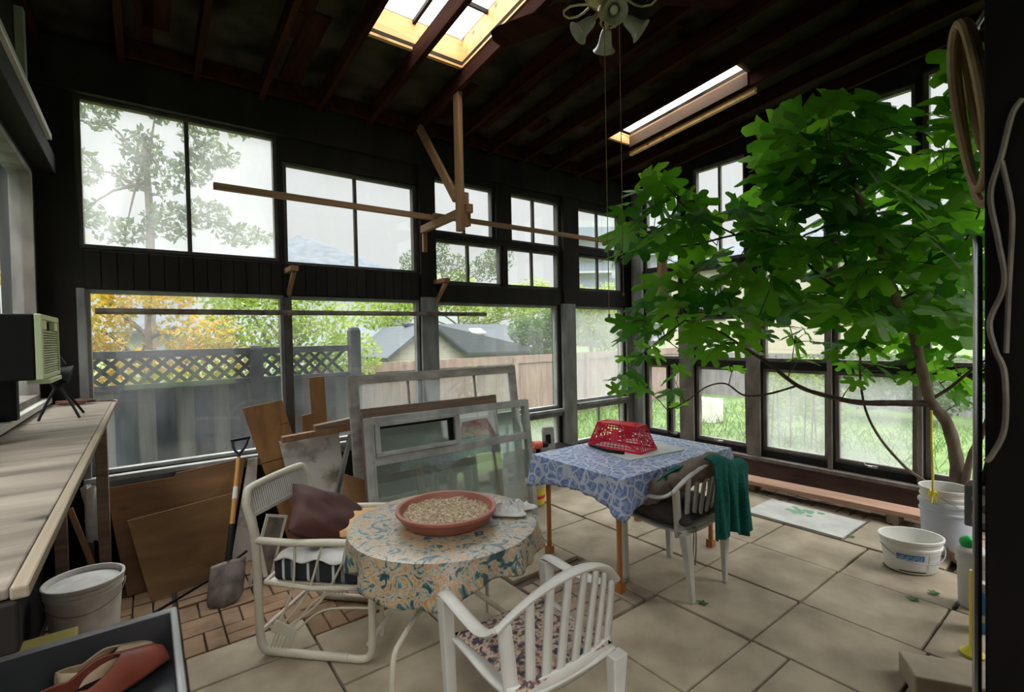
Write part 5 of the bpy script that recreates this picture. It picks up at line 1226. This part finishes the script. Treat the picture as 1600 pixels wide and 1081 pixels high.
BRANCH={'trunk':[[4.93,0.9,0.21],[4.93,0.9,0.38],[4.9,0.9,0.63],[4.83,0.94,0.9],[4.72,1.01,1.06],[4.62,1.03,1.27],[4.48,1.06,1.59],[4.33,1.11,1.82],[4.14,1.14,2.09],[3.92,1.19,2.42],[3.72,1.23,2.78]],'b1':[[4.72,1.01,1.05],[4.58,1.19,1.05],[4.44,1.39,1.05],[4.31,1.57,1.1],[4.17,1.72,1.18],[4.01,1.87,1.36],[3.85,1.97,1.48],[3.64,2.07,1.62],[3.38,2.21,1.72]],'b2':[[4.17,1.72,1.18],[4.03,1.89,1.11],[3.92,2.03,1.1],[3.86,2.15,1.19],[3.73,2.24,1.17],[3.6,2.34,1.06],[3.47,2.44,0.97]],'b3':[[4.48,1.06,1.59],[4.22,1.32,1.83],[4.06,1.51,2.03],[3.85,1.74,2.36],[3.67,1.95,2.37],[3.29,2.17,2.28],[2.95,2.3,2.34]],'b4':[[4.72,1.01,1.08],[4.75,0.9,1.18],[4.75,0.78,1.32],[4.71,0.69,1.4]],'b5':[[4.33,1.11,1.82],[4.4,0.94,1.94],[4.44,0.79,2.15],[4.41,0.69,2.38]],'b6':[[3.38,2.21,1.72],[3.26,2.36,1.57],[3.07,2.56,1.35]],'b7':[[4.22,1.32,1.83],[4.03,1.36,2.24],[3.87,1.36,2.68],[3.79,1.37,3.01]],'b8':[[3.67,1.95,2.37],[3.26,2.07,2.52],[3.03,2.12,2.68]],'sucker':[[4.89,0.93,0.31],[4.81,1.03,0.39],[4.7,1.16,0.54],[4.59,1.29,0.76],[4.54,1.37,0.98],[4.52,1.4,1.24],[4.47,1.38,1.44]],'stem2':[[4.95,0.89,0.33],[4.85,0.82,0.61],[4.78,0.75,0.82],[4.76,0.65,1.13]]}

t = thing('fig_tree', 'large fig tree with lobed green leaves spreading along the right windows', 'tree', (4.93, .90, 0))
TB = Vector((4.93, .90, 0))
M['bark'] = noisy('fig_bark', (.10, .07, .05), (.20, .15, .11), (14, 14, 5), .85, .3)
M['twig'] = noisy('fig_twig', (.05, .028, .018), (.10, .06, .04), (14, 14, 14), .8)
RAD = {'trunk': (.050, .018), 'b1': (.026, .007), 'b2': (.009, .004), 'b3': (.014, .005), 'b4': (.014, .006), 'b5': (.012, .005), 'b6': (.006, .003), 'b7': (.010, .004), 'b8': (.007, .004), 'sucker': (.013, .007), 'stem2': (.026, .016)}
nodes = []
BRANCH['trunk'][0][2] = -.02; BRANCH['sucker'][0][2] = .12; BRANCH['stem2'][0][2] = .16
for k, pts in BRANCH.items():
    P = smooth_path([Vector(p) - TB for p in pts], 6); n = len(P); r0, r1 = RAD[k]
    MB().tube(P, [lerp(r0, r1, i / (n - 1)) * (1 + .06 * math.sin(i * 1.7)) for i in range(n)], 10).build('trunk' if k == 'trunk' else 'branch', M['bark'] if k in ('trunk', 'stem2', 'sucker') else M['twig'], t, smooth=True)
    if k not in ('stem2', 'sucker'): nodes += P[n // 3:] if k == 'trunk' else P
    elif k == 'sucker': nodes += P[-8:]
def lobed(q):
    lobes = [(0, 1.0, .34), (.88, .94, .35), (-.88, .94, .35), (1.78, .76, .40), (-1.78, .76, .40)]
    lobes = [(a + q.uniform(-.08, .08), l * q.uniform(.85, 1.08), w_) for a, l, w_ in lobes]
    out = []
    for i in range(44):
        a = -2.75 + 5.5 * i / 43
        r = max([.47 if abs(a) < 2.2 else .38] + [l * math.exp(-abs((a - c_) / w_) ** 4) for c_, l, w_ in lobes])
        r *= 1 + .012 * math.sin(a * 23)
        out.append((r * math.sin(a), r * math.cos(a)))
    return out
fol = MB(); pet = MB(); q = random.Random(21)
LV = sorted([(Vector(l[:3]) - TB, l[3]) for l in LEAVES], key=lambda l: min((l[0] - n).length for n in nodes))
for p, s in LV:
    p.x = min(p.x, 5.08 - TB.x - s * .35)
    base = min(nodes, key=lambda n: (n - p).length + (0 if n.z < p.z + .1 else .1))
    out = (p - base); L = out.length
    h = Vector((out.x, out.y, 0)); 
    az = math.atan2(h.y, h.x) + q.uniform(-.9, .9) if h.length > .02 else q.random() * 6.28
    droop = q.uniform(-.95, -.05)
    d = Vector((math.cos(az) * math.cos(droop), math.sin(az) * math.cos(droop), math.sin(droop)))   # tip direction
    nrm = Vector((q.uniform(-.55, .55) - .30, q.uniform(-.55, .55) - .35, 1.0)); nrm = (nrm - d * nrm.dot(d)).normalized()
    x = d.cross(nrm).normalized()
    sc_ = s * .66
    root = p - d * sc_ * .35
    ol = lobed(q); ctr = root
    curl = q.uniform(.02, .20); fold = q.uniform(-.05, .18)
    vs = [ctr + nrm * 0]
    ring1 = []
    for (u, v) in ol:
        for f in (.5, 1.0):
            uu, vv = u * f, v * f
            pt = ctr + x * uu * sc_ + d * vv * sc_ + nrm * sc_ * (fold * abs(uu) - curl * (uu * uu + vv * vv) + .03 * math.sin(9 * uu + 5 * vv))
            vs.append(pt)
    n = len(ol); fs = []
    for i in range(n - 1):
        fs.append((0, 1 + 2 * i, 1 + 2 * (i + 1))); fs.append((1 + 2 * i, 2 + 2 * i, 2 + 2 * (i + 1), 1 + 2 * (i + 1)))
    fol.add(vs, fs)
    mid = base.lerp(root, .55) + Vector((0, 0, .04 * L))
    if L > .22:
        st = base.lerp(root, .62) + Vector((0, 0, .05 * L)); MB().tube([base, base.lerp(st, .5) + Vector((0, 0, .03 * L)), st], [.0045, .004, .003], 5).build('twig', M['twig'], t, smooth=True); nodes.append(st)
        pet.tube([st, root], .0022, 5)
    else: pet.tube([base, mid, root], .0022, 5)
M['figleaf'] = leaf_mat('fig_leaf', (.015, .085, .008), (.10, .26, .022), (.06, .32, .010), (.27, .64, .03), 3.0, .45)
M['petiole'] = plain('green_stalk', (.16, .24, .06), .6)
n_leaf = len(fol.f); fol.add(pet.v, pet.f)          # the stalks belong to the foliage
fol.build('foliage', M['figleaf'], t, smooth=True, second=(M['petiole'], n_leaf))

# ------------------------------------------------------------------ the yard and beyond
M['lawn'] = noisy('lawn', (.04, .075, .015), (.09, .14, .03), (3, 3, 3), .95, .3)
struct(MB().bx((-30, -30, -.30), (110, 110, -.16)).build('ground', M['lawn']))
M['blades'] = leaf_mat('grass_blade', (.04, .09, .012), (.11, .19, .03), (.08, .18, .02), (.16, .27, .05), 1.2, .3)
m = MB(); q = random.Random(31)
for i in range(9000):
    if i < 6500: x, y = 5.75 + 5.5 * q.random() ** 1.3, q.uniform(-2.0, 7.5)
    else: x, y = q.uniform(1.5, 12), q.uniform(7.6, 8.6)
    h = q.uniform(.05, .20) * (1.6 if q.random() < .1 else 1); a = q.random() * PI; b = q.uniform(-.08, .08); c_ = q.uniform(-.08, .08); w_ = .008
    dx, dy = math.cos(a) * w_, math.sin(a) * w_
    m.add([(x - dx, y - dy, -.165), (x + dx, y + dy, -.165), (x + b + dx * .6, y + c_ + dy * .6, -.16 + h * .6), (x + b * 2, y + c_ * 2, -.16 + h), (x + b - dx * .6, y + c_ - dy * .6, -.16 + h * .6)], [(0, 1, 2, 3, 4)])
o = m.build('grass', M['blades']); tag(o, 'long lawn grass outside the right windows', 'grass', kind='stuff')

# lattice fence close behind the back wall
FY0 = 5.3
M['fencegrey'] = wood('blue_grey_fence_board', (.035, .042, .052), (.085, .095, .11), 'Z', 16, .85)
M['fencepale'] = wood('pale_grey_fence_board', (.18, .18, .165), (.33, .32, .29), 'Z', 16, .85)
M['fencedark'] = noisy('dark_fence_paint', (.014, .018, .021), (.034, .039, .043), (9, 9, 9), .8)
t = thing('lattice_fence', 'weathered grey board fence with dark lattice top behind the left windows', 'fence', (.75, FY0, -.16))
z0 = -.16
def Fz(z): return z - z0
m = MB(); m2 = MB(); q = random.Random(7); x = -1.35; k = 0
while x < 1.78:
    wd = .142
    (m if k % 2 else m2).bx((x - .75, .0 + (.02 if k % 2 else 0), Fz(-.1)), (x + wd + (.01 if k % 2 else 0) - .75, .02 + (.02 if k % 2 else 0), Fz(1.24)))
    x += wd; k += 1
m.build('board', M['fencepale'], t, bevel=.003); m2.build('board', M['fencegrey'], t, bevel=.003)
m = MB(); m.bx((-2.1, -.03, Fz(1.225)), (1.06, .05, Fz(1.275))).bx((-2.1, -.03, Fz(1.50)), (1.06, .05, Fz(1.565)))
m.build('rail', M['fencedark'], t, bevel=.004)
m = MB(); pit = .118
for i in range(-3, 30):
    xa = -2.1 + pit * i
    for sgn, yy in ((1, -.004), (-1, .012)):
        a, b = Vector((xa if sgn > 0 else xa + .24, yy, Fz(1.27))), Vector((xa + .24 if sgn > 0 else xa, yy, Fz(1.51)))
        lo, hi = -2.1, 1.06
        if min(a.x, b.x) < lo or max(a.x, b.x) > hi: continue
        m.bar(a, b, .008, .032, (-(b - a).z * sgn, 0, (b - a).x * sgn))
m.build('lattice', M['fencedark'], t)
for xx, zt in ((.12, 1.55), (1.09, 1.72)):
    m = MB().bx((xx - .055, -.055, 0), (xx + .055, .055, Fz(zt))); m.lathe([(.075, Fz(zt)), (.06, Fz(zt) + .03), (.0001, Fz(zt) + .05)], 4, (xx, 0, 0), R=Matrix.Rotation(PI / 4, 3, 'Z'))
    m.build('post', M['fencedark'], t, bevel=.005)
# pinkish fences
M['fencepink'] = wood('pinkish_brown_fence', (.16, .10, .078), (.27, .185, .15), 'Z', 9, .85)
def board_fence(label, p, q_, zt, m, name='board_fence', wd=.15, rail=.16):
    p, q_ = Vector(p), Vector(q_); d = (q_ - p); n = int(d.length / wd); d.normalize(); nr = Vector((-d.y, d.x, 0))
    t = thing(name, label, 'fence', (p.x, p.y, -.16))
    r = random.Random(n)
    mb = MB()
    for i in range(n):
        c_ = d * (wd * (i + .5)); h = zt + .16 + r.uniform(-.01, .01)
        mb.bar(c_, c_ + Vector((0, 0, h - rail)), wd - .004, .02, nr)
    mb.build('board', m, t)
    MB().bar(Vector((0, 0, zt + .16 - rail / 2)) - nr * .02, d * (wd * n) + Vector((0, 0, zt + .16 - rail / 2)) - nr * .02, .03, rail).build('rail', m, t)
    for i in range(0, n + 1, 14):
        MB().bar(d * (wd * i) - nr * .05, d * (wd * i) - nr * .05 + Vector((0, 0, zt + .12)), .09, .09, nr).build('post', m, t)
    return t
board_fence('pinkish brown board fence beyond the lattice fence, behind the middle windows', (1.9, 8.0, 0), (12.8, 8.0, 0), 1.22, M['fencepink'])
M['fencehaze'] = wood('grey_lilac_fence', (.13, .115, .115), (.22, .20, .20), 'Z', 9, .85)
board_fence('greyish board fence across the lawn behind the right windows', (13.0, 8.0, 0), (13.0, -6.0, 0), 1.05, M['fencehaze'])

# shed with skylights
t = thing('garden_shed', 'pale shed with grey shingle roof and two roof lights', 'shed', (6.6, 11.2, -.16))
M['shedwall'] = siding('cream_siding', (.20, .18, .14), (.30, .275, .22), .14)
M['shingle'] = siding('blue_grey_shingles', (.018, .023, .028), (.040, .048, .056), .09)
def sh(x, y, z): return (x - 6.6, y - 11.2, z + .16)
m = MB(); gx0, gx1, gy0, gy1 = 4.75, 6.95, 11.0, 13.0
pts = [sh(4.72, 11.2, -.16), sh(9.4, 11.2, -.16), sh(9.4, 11.2, 1.22), sh(6.9, 11.2, 1.22), sh(6.0, 11.2, 1.85), sh(5.5, 11.2, 1.85), sh(4.72, 11.2, 1.22)]
MB().slab([pts[0], pts[1], pts[2], pts[3], pts[4], pts[5], pts[6]], 2.4, (0, 1, 0)).build('wall', M['shedwall'], t)
m = MB()
m.slab([sh(6.85, 10.95, 1.16), sh(9.55, 10.95, 1.13), sh(9.0, 12.2, 1.95), sh(5.55, 12.2, 1.97), sh(5.85, 11.0, 1.93)], .06, (0, -.2, 1))
m.slab([sh(4.6, 10.95, 1.12), sh(5.7, 10.95, 1.93), sh(5.7, 13.7, 1.93), sh(4.6, 13.7, 1.12)], .05, (-.5, 0, 1))
m.build('roof', M['shingle'], t)
m = MB()
for x in (6.45, 7.45): m.slab([sh(x, 11.62, 1.70), sh(x + .42, 11.62, 1.70), sh(x + .36, 11.82, 1.83), sh(x - .04, 11.82, 1.83)], .05, (0, -.45, 1))
m.build('roof_light', M['whitepl'], t)

# neighbouring houses
M['palewall'] = siding('pale_blue_siding', (.22, .24, .26), (.32, .345, .365), .2)
M['roofblue'] = noisy('blue_grey_roof', (.045, .055, .066), (.075, .086, .10), (3, 3, 3), .9)
M['pane'] = plain('dark_window_pane', (.10, .11, .13), .2)
t = thing('house', 'pale two storey house with blue grey hip roof beyond the back wall', 'house', (6.0, 22, -.16))
def hs(x, y, z): return (x - 6.0, y - 22, z + .16)
m = MB().bx(hs(3.6, 20, -.16), hs(8.3, 26, 4.55)); m.bx(hs(8.3, 20.5, -.16), hs(12.5, 26, 3.3)); m.build('wall', M['palewall'], t)
m = MB(); b0 = [hs(3.0, 19.5, 4.5), hs(8.9, 19.5, 4.5), hs(8.9, 26.5, 4.5), hs(3.0, 26.5, 4.5)]; r0, r1 = Vector(hs(5.5, 22.6, 6.25)), Vector(hs(6.4, 23.4, 6.25))
m.add(b0 + [r0, r1], [(0, 1, 4), (1, 2, 5, 4), (2, 3, 5), (3, 0, 4, 5), (3, 2, 1, 0)]); m.build('roof', M['roofblue'], t)
m = MB().slab([hs(8.2, 19.7, 2.25), hs(10.0, 19.7, 1.95), hs(10.0, 20.5, 2.2), hs(8.2, 20.5, 2.7)], .08, (0, 0, 1)).build('porch_roof', M['roofblue'], t)
MB().bx(hs(8.65, 20.42, 1.75), hs(9.35, 20.5, 2.55)).build('window', M['pane'], t)
t = thing('house', 'little pale house behind the yellow autumn leaves at the far left', 'house', (-.1, 14, -.16))
MB().bx((-.25, 0, 0), (.9, 2, 2.05)).build('wall', M['palewall'], t)
MB().slab([(-.5, -.25, 1.98), (1.15, -.25, 2.08), (1.1, 1.0, 2.75), (-.3, 1.0, 2.75)], .08, (0, 0, 1)).build('roof', M['roofblue'], t)
M['creamwall'] = siding('cream_render', (.30, .265, .19), (.38, .345, .26), .3)
t = thing('house', 'cream walled house behind the fig tree beyond the lawn', 'house', (16.5, 8, -.16))
MB().bx((-1.0, -3.0, 0), (2.5, 3.0, 4.1)).build('wall', M['creamwall'], t)
MB().slab([(-1.4, -3.4, 4.05), (-1.4, 3.4, 4.05), (.8, 3.0, 4.9), (.8, -3.0, 4.9)], .1, (0, 0, 1)).build('roof', M['roofblue'], t)
for y in (-1.6, .6): MB().bx((-1.04, y, 2.2), (-1.0, y + 1.0, 3.3)).build('window', M['pane'], t)
t = thing('house', 'blue grey house wall standing close outside the left windows', 'house', (-3.6, 6, -.16))
MB().bx((-3, -5.5, 0), (0, 7, 5.2)).build('wall', M['palewall'], t)
MB().slab([(.45, -5.9, 5.1), (.45, 7.4, 5.1), (-1.5, 7.4, 6.3), (-1.5, -5.9, 6.3)], .1, (0, 0, 1)).build('roof', M['roofblue'], t)
# apartment tower far off
t = thing('apartment_building', 'tall pale apartment building seen past the corner post', 'building', (63, 52.5, -.16), math.radians(-36))
M['tower'] = plain('tower_concrete', (.30, .31, .32), .8); M['towerglass'] = plain('tower_bands', (.16, .19, .215), .4)
MB().bx((-9, 0, 0), (9, 8, 20.5)).build('wall', M['tower'], t)
for k in range(7):
    MB().bx((-8.6, -.05, 1.2 + k * 2.8), (8.6, .0, 2.6 + k * 2.8)).build('window_band', M['towerglass'], t)
for k in range(7):
    MB().bx((-8.0, -1.1, .6 + k * 2.8), (-2, -.06, .85 + k * 2.8)).bx((2, -1.1, .6 + k * 2.8), (8, -.06, .85 + k * 2.8)).build('balcony', M['tower'], t)

# trees and shrubs outside
def cloud_tree(name, label, blobs, n, s, m, trunk=None, seed=1, group=None):
    q = random.Random(seed); base = trunk[0] if trunk else (blobs[0][0], blobs[0][1], -.16)
    t = thing(name, label, 'tree' if 'tree' in name else 'shrub', base, group=group); B0 = Vector(base)
    vol = [b[3] * b[4] * b[5] for b in blobs]; mb = MB()
    for i in range(int(n * 2.6)):
        b = q.choices(blobs, vol)[0]
        while True:
            v = Vector((q.uniform(-1, 1), q.uniform(-1, 1), q.uniform(-1, 1)))
            if v.length < 1: break
        if v.length > 0: v = v * (.55 + .45 * v.length) / max(v.length, .3) * v.length ** .5
        c_ = Vector(b[:3]) + Vector((v.x * b[3], v.y * b[4], v.z * b[5])) - B0
        a = Vector((q.gauss(0, 1), q.gauss(0, 1), q.gauss(0, 1))).normalized(); u = a.cross(Vector((q.gauss(0, 1), q.gauss(0, 1), q.gauss(0, 1)))).normalized(); w_ = a.cross(u)
        k = s * .72 * q.uniform(.6, 1.3)
        mb.add([c_ - u * k, c_ - w_ * k * .45 + a * k * .15, c_ + u * k, c_ + w_ * k * .45 + a * k * .15], [(0, 1, 2, 3)])
    mb.build('foliage', m, t)
    if trunk:
        mb = MB(); P = [Vector(p) - B0 for p in trunk]; mb.tube(P, [lerp(.10, .04, i / (len(P) - 1)) * (1 if len(trunk) > 2 else .6) for i in range(len(P))], 8)
        for b in blobs[:8]:
            e2 = Vector(b[:3]) - B0; s0 = P[-1].lerp(P[-2], q.random() * .7); mb.tube([s0, s0.lerp(e2, .5) + Vector((0, 0, .1)), e2], [.035, .02, .008], 6)
        mb.build('trunk', M['bark'], t, smooth=True)
    return t
M['lf_mid'] = leaf_mat('maple_leaf', (.03, .055, .035), (.09, .12, .05), (.06, .10, .05), (.20, .25, .08), .8, .45)
M['lf_yel'] = leaf_mat('yellow_leaf', (.24, .27, .03), (.52, .32, .03), (.42, .42, .03), (.68, .36, .03), 1.6, .5)
M['lf_grn'] = leaf_mat('yellow_green_leaf', (.11, .19, .03), (.28, .36, .06), (.22, .33, .04), (.48, .54, .10), 1.2, .5)
M['lf_dk'] = leaf_mat('shrub_leaf', (.025, .06, .016), (.08, .14, .035), (.06, .13, .03), (.16, .24, .06), 1.2, .45)
cloud_tree('maple_tree', 'grey green maple tree filling the upper left window', [(-.55, 10.6, 5.5, .35, .4, .3), (.3, 10.2, 5.7, .3, .4, .35), (.05, 10.3, 4.95, .35, .4, .3), (.35, 10.3, 4.5, .4, .4, .35), (-.1, 10.5, 4.45, .3, .4, .2), (-.75, 10.8, 4.6, .3, .5, .3), (-.8, 10.8, 3.85, .35, .5, .25), (-.2, 10.6, 3.55, .45, .4, .25), (.45, 10.3, 3.75, .45, .4, .35), (.85, 10.2, 5.4, .35, .4, .3), (1.1, 10.1, 4.95, .4, .4, .25), (.8, 10.2, 4.7, .3, .4, .35), (.95, 10.2, 3.9, .4, .4, .3), (1.5, 10.0, 3.55, .55, .4, .2), (.0, 10.5, 6.3, .8, .7, .4), (1.45, 10.0, 5.45, .25, .3, .15)], 1500, .09, M['lf_mid'], [(.1, 10.6, -.16), (.1, 10.6, 2.0), (.15, 10.5, 3.8), (.1, 10.4, 5.2)], 3)
cloud_tree('autumn_tree', 'yellow and orange autumn tree behind the lattice fence', [(-.6, 7.2, 1.9, .55, .5, .5), (.1, 7.3, 2.3, .5, .5, .35), (.55, 7.2, 1.75, .5, .4, .3), (-.3, 7.2, 1.3, .9, .5, .35), (.7, 7.3, 1.35, .6, .5, .3), (-.9, 7.4, 2.6, .5, .5, .4)], 2000, .065, M['lf_yel'], [(.0, 7.4, -.16), (.0, 7.3, 1.0), (.05, 7.3, 1.8)], 4)
cloud_tree('shrub_tree', 'yellow green bushy tree behind the lattice fence, right of the autumn tree', [(1.3, 7.6, 1.9, .7, .5, .6), (2.1, 7.6, 1.8, .6, .5, .55), (1.6, 7.5, 1.2, .9, .5, .4), (2.6, 7.6, 1.35, .5, .4, .4), (1.0, 7.9, 2.4, .8, .5, .4), (1.9, 7.8, 2.5, .7, .5, .3)], 2600, .06, M['lf_grn'], [(1.6, 7.7, -.16), (1.6, 7.65, .9), (1.6, 7.6, 1.6)], 5)
cloud_tree('shrub_tree', 'light green tree line spreading above the shed roof', [(6 + k * 1.3, 14.5 + .4 * (k % 2), 2.6 + .3 * (k % 3), 1.0, .7, .75) for k in range(9)], 3600, .11, M['lf_grn'], [(9.0, 15, -.16), (9.0, 15, 1.2), (9.0, 15, 2.2)], 6)
cloud_tree('hanging_shrub_tree', 'drooping green shrub overhanging the fence by the third lower window', [(6.9, 8.5, 1.75, .5, .4, .35), (7.5, 8.4, 1.5, .5, .4, .35), (7.9, 8.5, 1.95, .6, .4, .4), (7.2, 8.3, 1.25, .4, .3, .2)], 1500, .075, M['lf_dk'], [(7.5, 8.7, -.16), (7.5, 8.6, .9), (7.5, 8.5, 1.5)], 7)
cloud_tree('shrub_tree', 'hazy green tree beyond the fence at the corner window', [(9.4, 9.6, 2.0, .9, .6, .7), (10.6, 9.6, 1.8, .9, .6, .7), (9.9, 9.7, 2.6, .8, .6, .4), (11.8, 9.6, 2.0, .9, .6, .6)], 2600, .09, M['lf_grn'], [(10.2, 9.8, -.16), (10.2, 9.7, .9), (10.2, 9.7, 1.8)], 8)
cloud_tree('young_tree', 'small leafy tree against the sky in the middle upper windows', [(6.6, 12.2, 4.0, .45, .4, .6), (7.3, 12.2, 3.6, .5, .4, .5), (5.9, 12.3, 3.6, .35, .4, .45), (8.3, 12.2, 3.7, .5, .4, .45), (8.9, 12.3, 4.1, .5, .4, .5)], 900, .075, M['lf_mid'], [(7.2, 13.8, -.16), (7.2, 13.9, 2.0), (7.2, 12.6, 3.2)], 9)
cloud_tree('garden_shrub', 'yellow green shrub with bare canes outside the third right window', [(8.2, 3.6, .6, .35, .4, .45), (8.3, 3.1, .5, .35, .4, .4), (8.4, 3.9, .3, .4, .4, .35), (8.2, 3.3, 1.0, .3, .35, .25)], 1100, .05, M['lf_grn'], None, 10)
m = MB(); q = random.Random(8)
o_root = None
for k in range(7):
    x, y = 7.7 + q.random() * .3, 2.95 + k * .13
    o = MB().tube([(x, y, -.16), (x + .02, y + q.uniform(-.05, .05), .7 + q.random() * .3)], .012, 6).build('garden_cane', M['twig'], smooth=True)
    tag(o, 'thin brown cane stuck in the lawn in front of the yellow green shrub', 'cane', 'canes in front of the garden shrub')
cloud_tree('garden_shrub', 'hazy dark green bush outside the fourth right window', [(11.5, 3.4, .7, .7, .7, .7), (11.6, 2.4, .6, .7, .7, .6), (11.7, 4.6, .6, .6, .7, .5)], 1800, .07, M['lf_dk'], None, 11)
cloud_tree('backyard_tree', 'green tree rising beyond the far lawn fence', [(15.5, 1.5, 2.6, 1.2, 1.2, 1.2), (16, -.8, 2.4, 1.2, 1.2, 1.1), (15.8, 3.6, 2.0, 1.0, 1.0, .8)], 2600, .12, M['lf_dk'], [(16, 1, -.16), (16, 1, 1.2), (15.9, 1, 2.2)], 12)
o = MB().bx((8.75, 5.15, -.16), (9.15, 5.75, .30)).build('planter_box', M['whitepl'], bevel=.02); tag(o, 'white planter box on the lawn outside the second right window', 'planter')
M['stone'] = noisy('garden_stone', (.30, .27, .24), (.45, .41, .37), (4, 4, 4), .9)
